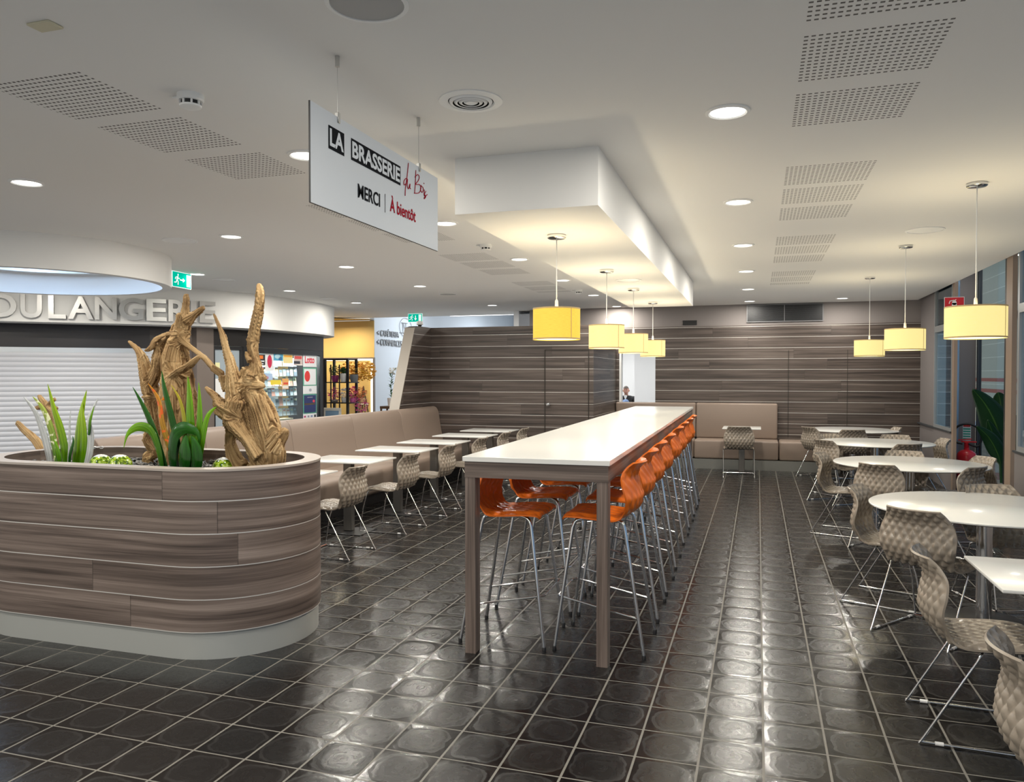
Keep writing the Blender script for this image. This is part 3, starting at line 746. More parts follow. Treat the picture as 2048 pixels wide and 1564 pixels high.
# ------------------------------------------------------------------ banquette
def banquette():
    e = empty('banquette', (-4.7, 4.9, 0), 0, 'long taupe leatherette banquette bench running from the planter to the laminate wall', 'banquette')
    y0 = [4.90, 6.13, 7.55, 8.95, 10.38, 11.785]
    off = Vector((-4.7, 4.9, 0))
    mb = MB(); mb.box(-5.08-off.x, -4.42-off.x, 0, 6.885, 0, .14); mb.build('plinth', M['black'], e)
    for k in range(5):
        a, b = y0[k]+.002, y0[k+1]-.002
        # seat cushion: profile in X-Z
        pr = [(-4.34, .14), (-4.27, .20), (-4.245, .36), (-4.26, .425), (-4.31, .445), (-4.40, .45), (-4.96, .44), (-4.97, .14)]
        pts = cat_rom([Vector((p[0], p[1], 0)) for p in pr[:6]], 4)+[Vector((pr[6][0], pr[6][1], 0)), Vector((pr[7][0], pr[7][1], 0))]
        for (nm, pp) in (('seat_cushion', pts), ('back_cushion', cat_rom([Vector(q) for q in [(-4.91, .441, 0), (-4.925, .55, 0), (-4.955, .70, 0), (-4.985, .90, 0), (-5.01, .99, 0), (-5.05, 1.035, 0), (-5.09, 1.045, 0), (-5.125, 1.03, 0)]], 3)+[Vector((-5.13, .441, 0))])):
            mb = MB(); N_ = len(pp); ys_ = [a, a+.004, a+.014, b-.014, b-.004, b]; ins = [.010, .003, 0, 0, .003, .010]
            cx_ = sum(p.x for p in pp)/N_; cz_ = sum(p.y for p in pp)/N_
            vs = []
            for yv, d_ in zip(ys_, ins):
                for p in pp:
                    v_ = Vector((p.x-cx_, p.y-cz_)); l_ = v_.length; s2 = (l_-d_)/l_
                    vs.append((cx_+v_.x*s2-off.x, yv-off.y, cz_+v_.y*s2-off.z))
            fs = [(j*N_+i, j*N_+(i+1) % N_, (j+1)*N_+(i+1) % N_, (j+1)*N_+i)[::-1] for j in range(5) for i in range(N_)]
            fs += [tuple(range(N_)), tuple(5*N_+i for i in range(N_))[::-1]]
            mb.add(vs, fs, True); mb.build(nm, M['leather'], e)
banquette()
def rear_bench():
    e = empty('rear_bench', (-.7, 13.55, 0), 0, 'taupe leatherette bench against the laminate rear wall with a metal plinth', 'bench')
    X0 = .7; Y0 = -13.55
    for (a, b) in ((-2.41, -1.02), (-1.016, .325), (.335, 1.25)):
        mb = MB(); mb.rbox(a+X0, b+X0, 13.28+Y0, 13.845+Y0, .165, .475, .035, n=4); mb.build('seat_cushion', M['leather'], e)
    for (a, b) in ((-2.41, -1.02), (-1.016, .315)):
        mb = MB(); mb.rbox(a+X0, b+X0, 13.70+Y0, 13.845+Y0, .476, 1.075, .03, n=4); mb.build('back_cushion', M['leather'], e)
    mb = MB(); mb.box(-2.41+X0, 1.25+X0, 13.25+Y0, 13.84+Y0, 0, .16); mb.build('plinth', pmat('grey_metal_plinth', (.22, .22, .20), .4, .3), e)
rear_bench()

# ------------------------------------------------------------------ planter
PC0, PC1, PR, PY = -4.20, -3.06, .53, 3.985
def stadium(r, n=24):
    out = []
    for k in range(n+1):
        a = -PI/2+PI*k/n; out.append((PC1+r*math.cos(a), PY+r*math.sin(a)))
    for k in range(n+1):
        a = PI/2+PI*k/n; out.append((PC0+r*math.cos(a), PY+r*math.sin(a)))
    return out
def strip(mb, r, zs, inward=False, d=0):
    """vertical band with running-length UVs"""
    pl = stadium(r); pl = pl[36:]+pl[:36]; dense = []
    for i in range(len(pl)):
        a, b = pl[i], pl[(i+1) % len(pl)]
        L_ = math.hypot(b[0]-a[0], b[1]-a[1]); k = max(1, int(L_/.12))
        for j in range(k): dense.append((a[0]+(b[0]-a[0])*j/k, a[1]+(b[1]-a[1])*j/k))
    dense.append(dense[0]); s_ = 0; S = [0]
    for i in range(1, len(dense)): s_ += math.hypot(dense[i][0]-dense[i-1][0], dense[i][1]-dense[i-1][1]); S.append(s_)
    vs = [(x, y, z) for z in zs for x, y in dense]; N_ = len(dense)
    if mb.uv is None: mb.uv = []
    mb.uv += [(S[i], z) for z in zs for i in range(N_)]
    fs = [(j*N_+i, j*N_+i+1, (j+1)*N_+i+1, (j+1)*N_+i) for j in range(len(zs)-1) for i in range(N_-1)]
    if inward: fs = [f[::-1] for f in fs]
    mb.add(vs, fs, True)
pe = empty('planter', (0, 0, 0), 0, 'large oval planter clad in grey-brown laminate with thin metal inlays', 'planter')
mb = MB(); strip(mb, .53, [.15, .6, 1.043]); mb.build('cladding', M['wood_planter'], pe)
mb = MB(); strip(mb, .515, [0, .15]); mb.build('plinth', M['plinth'], pe)
mb = MB(); A = stadium(.533, 32); B = stadium(.435, 32); N_ = len(A)
vs = [(x, y, 1.043) for x, y in A]+[(x, y, 1.043) for x, y in B]+[(x, y, 1.030) for x, y in A]
mb.add(vs, [(i, (i+1) % N_, N_+(i+1) % N_, N_+i) for i in range(N_)]+[(2*N_+i, 2*N_+(i+1) % N_, (i+1) % N_, i) for i in range(N_)])
mb.build('rim', pmat('pale_laminate_rim', (.40, .35, .31), .35), pe)
mb = MB(); strip(mb, .435, [.90, 1.043], inward=True); mb.build('inner_wall', M['wood_planter'], pe)
mb = MB(); B = stadium(.436, 32); mb.add([(x, y, .955) for x, y in B], [tuple(range(len(B)))]); mb.build('soil', pmat('dark_soil', (.03, .027, .024), .9), pe)
# slate chips
def inside(x, y, r):
    cx_ = min(max(x, PC0), PC1); return math.hypot(x-cx_, y-PY) < r
mb = MB(); mm = 0
while mm < 1500:
    x, y = random.uniform(-4.65, -2.6), random.uniform(3.5, 4.45)
    if not inside(x, y, .415): continue
    s_ = random.uniform(.008, .024); R_ = Matrix.Translation((x, y, .962+random.uniform(0, .014))) @ Matrix.Rotation(random.uniform(0, 6.28), 4, 'Z') @ Matrix.Rotation(random.uniform(-.7, .7), 4, 'X') @ Matrix.Rotation(random.uniform(-.7, .7), 4, 'Y')
    mb.box(-s_, s_, -s_*.6, s_*.6, -.002, .002, R_); mm += 1
m = pmat('slate', (.10, .10, .095), .5); t = NT(m); p, o = t.pos(); t.L(t.ramp(t.noise(p, 45., 1.), [(.35, (.035, .035, .035)), (.65, (.26, .25, .23))]), t.b.inputs['Base Color'])
o = mb.build('slate_chips', m); tag(o, 'grey slate chips covering the soil of the planter', 'slate chips', kind='stuff')

# driftwood ---------------------------------------------------------
m = pmat('driftwood', (.42, .28, .14), .75, spec=.25); M['drift'] = m; t = NT(m); p, o = t.obj()
g_ = t.n.new('ShaderNodeAttribute'); g_.attribute_name = 'gr'
sxx = t.n.new('ShaderNodeSeparateXYZ'); t.L(g_.outputs['Vector'], sxx.inputs[0])
v = t.noise(t.comb(t.math('MULTIPLY', sxx.outputs[0], 9.), t.math('MULTIPLY', sxx.outputs[1], 2.2), 0.), 1., 5., .65, .6)
v2 = t.noise(p, 7., 3., .5)
c = t.ramp(t.math('ADD', t.math('MULTIPLY', v, .75), t.math('MULTIPLY', v2, .25)), [(.33, (.030, .014, .006)), (.43, (.20, .11, .045)), (.53, (.47, .31, .145)), (.70, (.66, .49, .28))])
t.L(c, t.b.inputs['Base Color']); t.bump(v, .6, .012)

def driftwood(name, branches, label, vox=.0055):
    """branches: list of [(point, radius), ...]; swept, ridged, fused into one skin"""
    mb = MB()
    for bi, br in enumerate(branches):
        pts = cat_rom([Vector((*b[0], b[1])) if False else Vector(b[0]) for b in br], 7)
        rs = cat_rom([Vector((b[1], 0, 0)) for b in br], 7); rs = [max(.003, r_.x) for r_ in rs]
        N_ = len(pts); up = None; n_ = 26; vs = []
        ph = random.uniform(0, 9)
        for i, p_ in enumerate(pts):
            tdir = (pts[min(i+1, N_-1)]-pts[max(i-1, 0)]).normalized()
            if up is None: up = tdir.orthogonal().normalized()
            up = (up-tdir*up.dot(tdir)).normalized(); sd = tdir.cross(up)
            for k in range(n_):
                an = 2*PI*k/n_+i*.035
                rr_ = rs[i]*(1+.16*math.sin(3*an+ph+i*.05)+.11*math.sin(7*an+ph*2+i*.09)+.22*(noise.noise(Vector((math.cos(an)*1.6, math.sin(an)*1.6, i*.10+ph)))))
                vs.append(p_+(up*math.cos(an)+sd*math.sin(an))*rr_)
        fs = [(i*n_+k, i*n_+(k+1) % n_, (i+1)*n_+(k+1) % n_, (i+1)*n_+k) for i in range(N_-1) for k in range(n_)]
        fs += [tuple(range(n_))[::-1], tuple((N_-1)*n_+k for k in range(n_))]
        mb.add(vs, fs, True)
    o = mb.build('tmp', M['drift'], autosmooth=False)
    r_ = o.modifiers.new('r', 'REMESH'); r_.mode = 'VOXEL'; r_.voxel_size = vox; r_.use_smooth_shade = True
    s_ = o.modifiers.new('s', 'SMOOTH'); s_.iterations = 2
    dg = bpy.context.evaluated_depsgraph_get(); me = bpy.data.meshes.new_from_object(o.evaluated_get(dg)); bpy.data.objects.remove(o)
    # grain coordinates: across / along the nearest branch
    from mathutils import kdtree
    samples = []
    for bi, br in enumerate(branches):
        pts = cat_rom([Vector(b[0]) for b in br], 7); L_ = 0
        for i, p_ in enumerate(pts):
            if i: L_ += (pts[i]-pts[i-1]).length
            td = (pts[min(i+1, len(pts)-1)]-pts[max(i-1, 0)]).normalized(); samples.append((p_, L_+bi*3.7, td))
    kd = kdtree.KDTree(len(samples))
    for i, s2 in enumerate(samples): kd.insert(s2[0], i)
    kd.balance()
    at_ = me.attributes.new('gr', 'FLOAT_VECTOR', 'POINT'); data = []
    nrm = [v_.normal.copy() for v_ in me.vertices]
    for i, v_ in enumerate(me.vertices):
        _, k, _ = kd.find(v_.co); p_, L_, td = samples[k]
        d_ = v_.co-p_; al = L_+d_.dot(td); d_ -= td*d_.dot(td)
        ux = td.orthogonal().normalized(); uy = td.cross(ux)
        # seamless direction instead of an angle
        dn = d_.normalized() if d_.length > 1e-6 else ux
        rid = noise.noise(Vector((dn.x*7, dn.y*7, dn.z*3+al*1.6)))
        rid2 = noise.noise(Vector((dn.x*15, dn.y*15, dn.z*6+al*3.0+4)))
        lump = noise.noise(v_.co*9)
        amp = min(.020, d_.length*.34)
        v_.co += nrm[i]*(amp*(-abs(rid)*1.6+.4+.55*rid2)+lump*.005)
        data += [dn.x*1.3+dn.z*.4, al+dn.y*.2, 0]
    # store: x = around, y = along
    k = 0
    for i, v_ in enumerate(me.vertices):
        at_.data[i].vector = (data[3*i]*1.6, data[3*i+1], 0)
    me.update()
    ob = bpy.data.objects.new(name, me); COL.objects.link(ob)
    me.materials.clear(); me.materials.append(M['drift'])
    for p_ in me.polygons: p_.use_smooth = True
    return tag(ob, label, 'driftwood')

def br(Y, *pts):  # pts: (px, py, radius_px, dY)
    out = []
    for q in pts:
        yv = Y+(q[3] if len(q) > 3 else 0)
        P_ = at(q[0], q[1], yv); out.append(((P_.x, P_.y, P_.z), q[2]*yv/ F_PX/ .953*1.13))
    return out
YL, YR = 4.22, 4.02
driftwood('driftwood', [
    br(YL, (345, 935, 30), (350, 880, 30), (352, 820, 31), (352, 760, 29), (352, 710, 24), (362, 660, 15), (370, 630, 14)),       # main trunk
    br(YL, (370, 645, 14), (371, 622, 8), (373, 602, 6), (372, 588, 4)),                                                       # upper beak
    br(YL, (374, 640, 12), (388, 630, 7), (398, 622, 6), (408, 614, 3.5)),                                                    # right beak
    br(YL, (322, 905, 17), (314, 860, 15), (308, 820, 14), (300, 780, 15), (290, 740, 13), (283, 715, 9), (272, 697, 5.5), (257, 682, 3)),  # left arm
    br(YL, (300, 770, 13), (315, 740, 12), (320, 712, 12), (318, 695, 6), (328, 680, 5), (345, 668, 6)),                   # middle stump
    br(YL-.04, (357, 668, 7), (335, 668, 4), (312, 680, 4.5), (303, 695, 4.5), (290, 702, 2.5)),                                  # claw over the shutter
    br(YL+.03, (362, 655, 7), (352, 650, 5), (345, 664, 5), (335, 680, 5), (322, 700, 6)),
    br(YL-.08, (330, 765, 9), (352, 745, 7), (375, 732, 6), (395, 716, 4.5), (399, 712, 3)),                                    # mid twig to the right
    br(YL-.02, (362, 680, 7), (385, 698, 5), (408, 716, 5), (425, 735, 6), (445, 750, 6)),                                   # long bridge
    br(YL, (316, 795, 6), (300, 795, 4), (284, 794, 2.5)),
    br(YL-.05, (305, 855, 9), (296, 880, 10), (310, 905, 9), (296, 915, 9), (300, 930, 9)),
    br(YL, (385, 900, 7), (382, 850, 7), (380, 810, 6)),
], 'tall forked driftwood stump standing at the middle of the planter')
driftwood('driftwood', [
    br(YR, (545, 935, 20), (545, 900, 26), (535, 860, 27), (520, 815, 24), (505, 785, 20), (500, 765, 20), (508, 745, 20)),    # right trunk
    br(YR, (527, 930, 20), (520, 890, 22), (508, 840, 20), (500, 800, 18)),
    br(YR, (508, 755, 18), (512, 735, 11), (508, 715, 9), (504, 690, 10), (508, 660, 10), (516, 620, 9), (520, 590, 8), (518, 572, 5), (517, 567, 2.5)),  # tall prong
    br(YR, (505, 682, 6), (497, 680, 4), (492, 678, 2)), br(YR-.03, (500, 722, 6), (493, 712, 4), (491, 702, 3)),
    br(YR-.05, (470, 800, 17), (465, 760, 14), (460, 730, 9), (452, 700, 6.5), (445, 670, 5), (435, 645, 3), (427, 627, 1.2)),   # thin prong
    br(YR-.05, (476, 800, 20), (470, 830, 22), (475, 850, 20), (498, 880, 15), (520, 915, 16)),                                   # twisting body
    br(YR-.06, (470, 830, 16), (445, 815, 16), (432, 795, 8), (418, 782, 5), (411, 774, 3)),                                 # left spur
    br(YR-.06, (436, 800, 10), (431, 808, 5)),
    br(YR-.03, (466, 850, 12), (462, 880, 10), (468, 905, 11), (478, 925, 13), (488, 935, 14)),                                # front-left foot
    br(YR-.02, (448, 752, 10), (450, 765, 9), (455, 780, 10)),
    br(YR-.02, (445, 750, 6), (435, 742, 6), (425, 735, 6)),
    br(YR-.03, (475, 775, 12), (495, 768, 10), (515, 770, 9), (530, 772, 4)),                                                   # knot ledge
    br(YR, (552, 890, 12), (566, 868, 9), (572, 858, 5)),
    br(YR-.02, (505, 925, 12), (510, 935, 14)), br(YR+.02, (555, 925, 14), (556, 900, 12)),
], 'twisted driftwood root with a tall prong at the planter end beside the cafe tables')
driftwood('driftwood', [br(4.20, (100, 925, 10), (85, 900, 9), (70, 880, 8), (52, 862, 7), (38, 848, 6), (34, 843, 4)), br(4.25, (82, 900, 8), (96, 912, 9))], 'slanting driftwood branch at the far end of the planter', .006)
driftwood('driftwood', [br(4.3, (112, 900, 7), (110, 850, 6), (104, 825, 7), (92, 812, 7), (80, 795, 4), (78, 790, 3)), br(4.3, (96, 812, 6), (104, 802, 4), (110, 798, 3)), br(4.3, (92, 812, 6), (78, 815, 4), (66, 818, 3)), br(4.3, (106, 826, 6), (114, 814, 3))],
          'small forked driftwood stick behind the white tipped glass leaves', .0055)

# glass grasses ---------------------------------------------------------
def glass_mat(name, c0, c1, rough=.10, tr=.0, spots=None):
    m = pmat(name, c0, rough+.02, trans=tr, coat=.0, spec=.35); t = NT(m); p, o = t.obj()
    u = t.uv(); v = t.math('ADD', u[1], t.math('MULTIPLY', t.noise(t.comb(t.math('MULTIPLY', u[0], 26.), u[1], 0.), 1., 2.), .35))
    c = t.ramp(v, [(.2, c0), (.95, c1)])
    st = t.noise(t.comb(t.math('MULTIPLY', u[0], 38.), t.math('MULTIPLY', u[1], .8), 3.), 1., 3., .6)
    c = t.mix(t.smooth(st, .40, .58), t.mix(.62, c, (0., .02, 0.)), c)
    if spots:
        c = t.mix(t.smooth(t.noise(t.comb(u[0], t.math('MULTIPLY', u[1], 9.), 0.), 1.2, 2.), .52, .60), c, spots)
    t.L(c, t.b.inputs['Base Color']); t.bump(t.noise(t.comb(t.math('MULTIPLY', u[0], 40.), t.math('MULTIPLY', u[1], 3.), 0.), 1., 2.), .25, .004); return m
GM = {'dark': glass_mat('dark_green_glass', (.002, .030, .004), (.022, .14, .008)), 'green': glass_mat('green_glass', (.012, .10, .006), (.20, .46, .008)),
      'lime': glass_mat('lime_glass', (.05, .22, .003), (.36, .56, .010)), 'clear': glass_mat('frosted_clear_glass', (.72, .75, .75), (.80, .83, .83), .3, .35),
      'orange': glass_mat('orange_green_glass', (.10, .16, .02), (.78, .32, .03), spots=(.80, .14, .02)), 'yellow': glass_mat('amber_green_glass', (.08, .24, .01), (.62, .50, .04)),
      'fleck': glass_mat('flecked_lime_glass', (.03, .20, .01), (.50, .62, .10), spots=(.80, .82, .50))}
def blade(parent, Y, pts, wpx, mat):
    """pts: pixels from root to tip; wpx: widest half width in pixels"""
    P = [at(q[0], q[1], Y+(q[2] if len(q) > 2 else 0)) for q in pts]; P = cat_rom(P, 7); n_ = len(P); wm = wpx*1.35*Y/F_PX/.953
    mb = MB(); mb.uv = []; vs = []
    for i, p_ in enumerate(P):
        tt = i/(n_-1); td = (P[min(i+1, n_-1)]-P[max(i-1, 0)]).normalized()
        sd = td.cross(Vector((.3, 1, .05))).normalized(); nm = sd.cross(td).normalized()
        wd = wm*(.60+1.75*tt-1.6*tt*tt)*max(0, 1-tt**2.2)**.85 if tt < .999 else .0006
        wd = max(wd, .0008)
        for k in range(9):
            u_ = -1+k/4; vs.append(p_+sd*u_*wd+nm*(.30*wd*u_*u_)); mb.uv.append((u_*.5, tt))
        for k in range(9):
            u_ = 1-k/4; vs.append(p_+sd*u_*wd*.98+nm*(.30*wd*u_*u_+.0035*(1-.6*tt))); mb.uv.append((u_*.5, tt))
    fs = [(i*18+k, i*18+(k+1) % 18, (i+1)*18+(k+1) % 18, (i+1)*18+k) for i in range(n_-1) for k in range(18)]+[tuple(range(18))[::-1], tuple((n_-1)*18+k for k in range(18))]
    mb.add(vs, fs, True); return mb.build('glass_blade', GM[mat], parent)
g = empty('glass_grass', (0, 0, 0), 0, 'clump of lime and white glass leaves beside the thin driftwood branch', 'glass sculpture', 'glass leaf clumps in the planter')
Yg = 3.84; NB = [0]
for pts, wx, mt in (([(98, 936), (92, 905), (82, 865), (68, 825), (47, 794)], 11, 'clear'), ([(112, 936), (106, 900), (98, 860), (84, 820), (65, 793)], 11, 'fleck'), ([(128, 937), (124, 900), (116, 860), (104, 815), (95, 768)], 13, 'lime'),
                    ([(145, 937), (150, 905), (154, 865), (160, 825), (173, 780)], 14, 'lime'), ([(160, 938), (162, 900), (163, 865), (163, 835), (164, 806)], 11, 'lime'), ([(168, 936), (175, 905), (178, 870), (176, 838), (196, 796)], 10, 'clear'),
                    ([(176, 870), (178, 845), (182, 830), (188, 812)], 3.5, 'green'), ([(135, 932), (137, 890), (138, 850), (141, 820)], 3.5, 'clear'), ([(137, 938), (138, 910), (145, 885), (145, 872)], 4, 'dark'), ([(116, 936), (112, 905), (108, 880)], 9, 'green')):
    wx *= 1.2; NB[0] += 1
    blade(g, Yg+.06-.012*NB[0], pts, wx, mt)
g = empty('glass_grass', (0, 0, 0), 0, 'clump of dark green and orange glass leaves in front of the forked driftwood', 'glass sculpture', 'glass leaf clumps in the planter')
NB[0] = 0
for pts, wx, mt in (([(330, 940), (318, 905), (300, 850), (282, 808), (265, 774)], 7, 'dark'), ([(322, 940), (314, 900), (298, 862), (274, 854), (254, 868), (247, 896)], 7, 'green'), ([(348, 940), (338, 900), (322, 850), (315, 800), (296, 767)], 7, 'orange'),
                    ([(352, 940), (346, 890), (340, 840), (332, 800), (322, 800)], 8, 'orange'), ([(356, 942), (350, 885), (338, 830), (326, 775), (323, 742)], 8, 'dark'), ([(362, 942), (366, 890), (366, 840), (358, 800), (342, 770)], 5, 'yellow'),
                    ([(376, 942), (378, 890), (376, 840), (376, 790), (375, 752)], 10, 'green'), ([(388, 942), (392, 890), (396, 845), (397, 800), (397, 765)], 7, 'green'), ([(392, 942), (398, 900), (405, 860), (415, 830), (433, 813)], 6.5, 'green'),
                    ([(344, 942), (340, 905), (346, 870), (366, 856), (392, 866), (398, 890)], 10, 'dark'), ([(364, 942), (363, 915), (366, 890), (372, 870)], 14, 'dark'), ([(388, 942), (388, 915), (386, 890), (382, 872)], 13, 'dark')):
    wx *= 1.4; NB[0] += 1
    blade(g, Yg-.02-.011*NB[0], pts, wx, mt)
m = pmat('flower_glass', (.35, .5, .02), .12, coat=.7); t = NT(m); p, o = t.obj()
n_ = t.noise(p, 55., 3.); c = t.ramp(n_, [(.40, (.04, .10, .005)), (.55, (.36, .52, .02)), (.68, (.66, .74, .35))])
dd = t.math('LESS_THAN', t.math('POWER', t.math('ADD', t.math('POWER', o[0], 2.), t.math('POWER', o[1], 2.)), .5), .012); pet = t.math('LESS_THAN', t.math('POWER', t.math('ADD', t.math('POWER', o[0], 2.), t.math('POWER', o[1], 2.)), .5), t.math('ADD', .03, t.math('MULTIPLY', n_, .02)))
c = t.mix(pet, c, (.85, .86, .80)); c = t.mix(dd, c, (.85, .55, .05)); t.L(c, t.b.inputs['Base Color'])
for (px, py, s_, lab) in ((202, 925, .068, 'small green glass dome with a daisy, beside the lime glass leaves'), (240, 924, .072, 'green glass dome with a daisy, between the two leaf clumps'), (447, 920, .066, 'green glass dome beside the twisted driftwood root')):
    P_ = at(px, py, 3.86 if px < 300 else 3.95); mb = MB(); mb.ball((0, 0, 0), s_, 24, .92); o = mb.build('glass_dome', m); o.location = (P_.x, P_.y, .995); tag(o, lab, 'glass ornament', 'green glass domes in the planter')
# chain lying on the rim
mb = MB()
for k in range(16):
    a_ = Matrix.Translation((-4.62+.004*k, 4.02+.016*k, 1.046)) if False else Matrix.Translation((-4.66+.020*k, 4.10+.0125*k*(1 if k < 12 else 1), 1.049)) @ Matrix.Rotation(.55, 4, 'Z') @ Matrix.Rotation((k % 2)*1.2, 4, 'X')
    pts = [a_ @ Vector((.0125*math.cos(2*PI*i/10), .007*math.sin(2*PI*i/10), 0)) for i in range(10)]; mb.tube(pts, .002, 6, closed=True)
o = mb.build('chain', M['steel']); tag(o, 'thin dark chain lying along the back rim of the planter', 'chain')

# ------------------------------------------------------------------ ceiling fittings
def ring_vent(x, y, z, label):
    e = empty('air_diffuser', (x, y, z), 0, label, 'air diffuser')
    mb = MB(); mb.lathe([(.140, 0), (.140, -.004), (.105, -.008), (.100, -.003), (.100, .0)], 48); mb.build('rim', M['white'], e)
    mb = MB(); mb.disc(.10, (0, 0, -.001), 40, up=False); mb.build('throat', M['dark_hole'], e)
    for r_ in (.088, .067, .046, .025):
        mb = MB(); mb.lathe([(r_+.008, -.003), (r_+.006, -.007), (r_-.004, -.012), (r_-.008, -.010)]+([(.0001, -.010)] if r_ < .03 else []), 40); mb.build('cone', M['white'], e)
ring_vent(-1.213, 3.229, CEIL, 'round ringed air diffuser beside the hanging sign')
def flush(x, y, z, r, label, mat='white'):
    e = empty('ceiling_speaker', (x, y, z), 0, label, 'ceiling speaker')
    mb = MB(); mb.lathe([(r, 0), (r, -.006), (r-.015, -.008), (r-.015, -.003)], 40); mb.build('rim', M['white'], e)
    mb = MB(); mb.lathe([(r-.015, -.004), (.0001, -.006)], 40); mb.build('grille', M[mat], e)
M['mesh'] = pmat('grey_speaker_mesh', (.42, .42, .41), .6)
flush(-1.215, 2.28, CEIL, .135, 'grey round ceiling speaker cut by the top of the picture', 'mesh')
for x, y, z, r, lab in ((-4.948, 5.764, CEIL, .15, 'round flush speaker between the light well and the driftwood tip'), (-6.44, 8.272, CEIL, .14, 'round flush speaker right of the green exit sign by the bakery'),
                        (-6.46, 10.819, CEIL, .14, 'round flush speaker above the rounded fascia end'), (-4.406, 10.757, CEIL, .14, 'dark flush disc between the far downlights'),
                        (1.316, 7.219, CEIL, .15, 'round flush speaker between the window pendants'), (-1.17, 7.33, 2.45, .12, 'round flush disc under the soffit box, between the pendants')):
    flush(x, y, z, r, lab, 'mesh' if 'dark' in lab else 'white')
def smoke(x, y, label):
    e = empty('smoke_detector', (x, y, CEIL), 0, label, 'smoke detector')
    mb = MB(); mb.lathe([(.0001, 0), (.056, 0), (.056, -.022), (.050, -.028), (.0001, -.028)], 32); mb.build('base', M['white_plastic'], e)
    mb = MB(); mb.lathe([(.040, -.028), (.040, -.046)], 24); mb.build('sensor_slots', M['black'], e)
    mb = MB()
    for k in range(8):
        a = 2*PI*k/8; mb.box(.038, .046, -.004, .004, -.047, -.028, Matrix.Rotation(a, 4, 'Z'))
    mb.lathe([(.046, -.045), (.044, -.052), (.025, -.060), (.0001, -.061)], 32); mb.build('cover', M['white_plastic'], e)
    mb = MB(); mb.rbox(-.088, -.058, -.012, .012, -.010, 0, .003, n=1); mb.build('tab', M['white_plastic'], e)
smoke(-2.338, 2.795, 'large white smoke detector over the first slot panels'); smoke(-2.41, 6.80, 'white smoke detector by the soffit box edge'); smoke(-2.435, 10.81, 'tiny white smoke detector far along the soffit box')
mb = MB(); mb.rbox(-.05, .05, -.032, .032, -.008, 0, .003, Matrix.Translation((-2.35, 2.09, CEIL)) @ Matrix.Rotation(.0, 4, 'Z'), 1)
o = mb.build('junction_cover', pmat('yellowed_plastic', (.62, .58, .42), .5)); tag(o, 'small yellowed rectangular cover plate on the ceiling', 'cover plate')

# rear wall grille and thermostat box
e = empty('ventilation_grille', (.417, 13.85, 2.60), 0, 'wide dark ventilation grille in the taupe bulkhead', 'ventilation grille')
mb = MB(); mb.box(-.60, .60, .0, .018, -.14, .14); mb.build('duct', M['black'], e)
mb = MB()
for (a, b, c_, d_) in ((-.61, .61, -.15, -.135), (-.61, .61, .135, .15), (-.61, -.595, -.135, .135), (.595, .61, -.135, .135), (-.006, .006, -.135, .135)): mb.box(a, b, -.012, .0, c_, d_)
mb.build('frame', pmat('dark_grille_frame', (.16, .16, .165), .4), e)
for k in range(16):
    mb = MB(); mb.box(-.595, .595, -.010, -.001, -.125+k*.0165, -.1215+k*.0165); mb.build('slat', M['frame'], e)
mb = MB(); mb.rbox(-1.26, -1.02, 13.855, 13.872, 2.425, 2.505, .003, n=1); o = mb.build('black_sensor_box', M['black']); tag(o, 'small black rectangular box on the bulkhead beside the grille', 'sensor box')

# ------------------------------------------------------------------ text helper
def text_mesh(name, body, size, mat, parent=None, ext=.001, M4=None, sx=1.0, align='LEFT', bold=0.0, shear=0.0, spacing=1.0):
    cu = bpy.data.curves.new('t', 'FONT'); cu.body = body; cu.size = size; cu.extrude = ext; cu.align_x = align; cu.offset = bold; cu.shear = shear; cu.space_character = spacing; cu.resolution_u = 4
    o = bpy.data.objects.new('t', cu); COL.objects.link(o)
    dg = bpy.context.evaluated_depsgraph_get(); me = bpy.data.meshes.new_from_object(o.evaluated_get(dg)); bpy.data.objects.remove(o)
    T_ = (M4 or Matrix.Identity(4)) @ Matrix.Diagonal((sx, 1, 1, 1)); me.transform(T_)
    me.materials.clear(); me.materials.append(mat); me.name = name
    ob = bpy.data.objects.new(name, me); COL.objects.link(ob)
    if parent: ob.parent = parent
    return ob

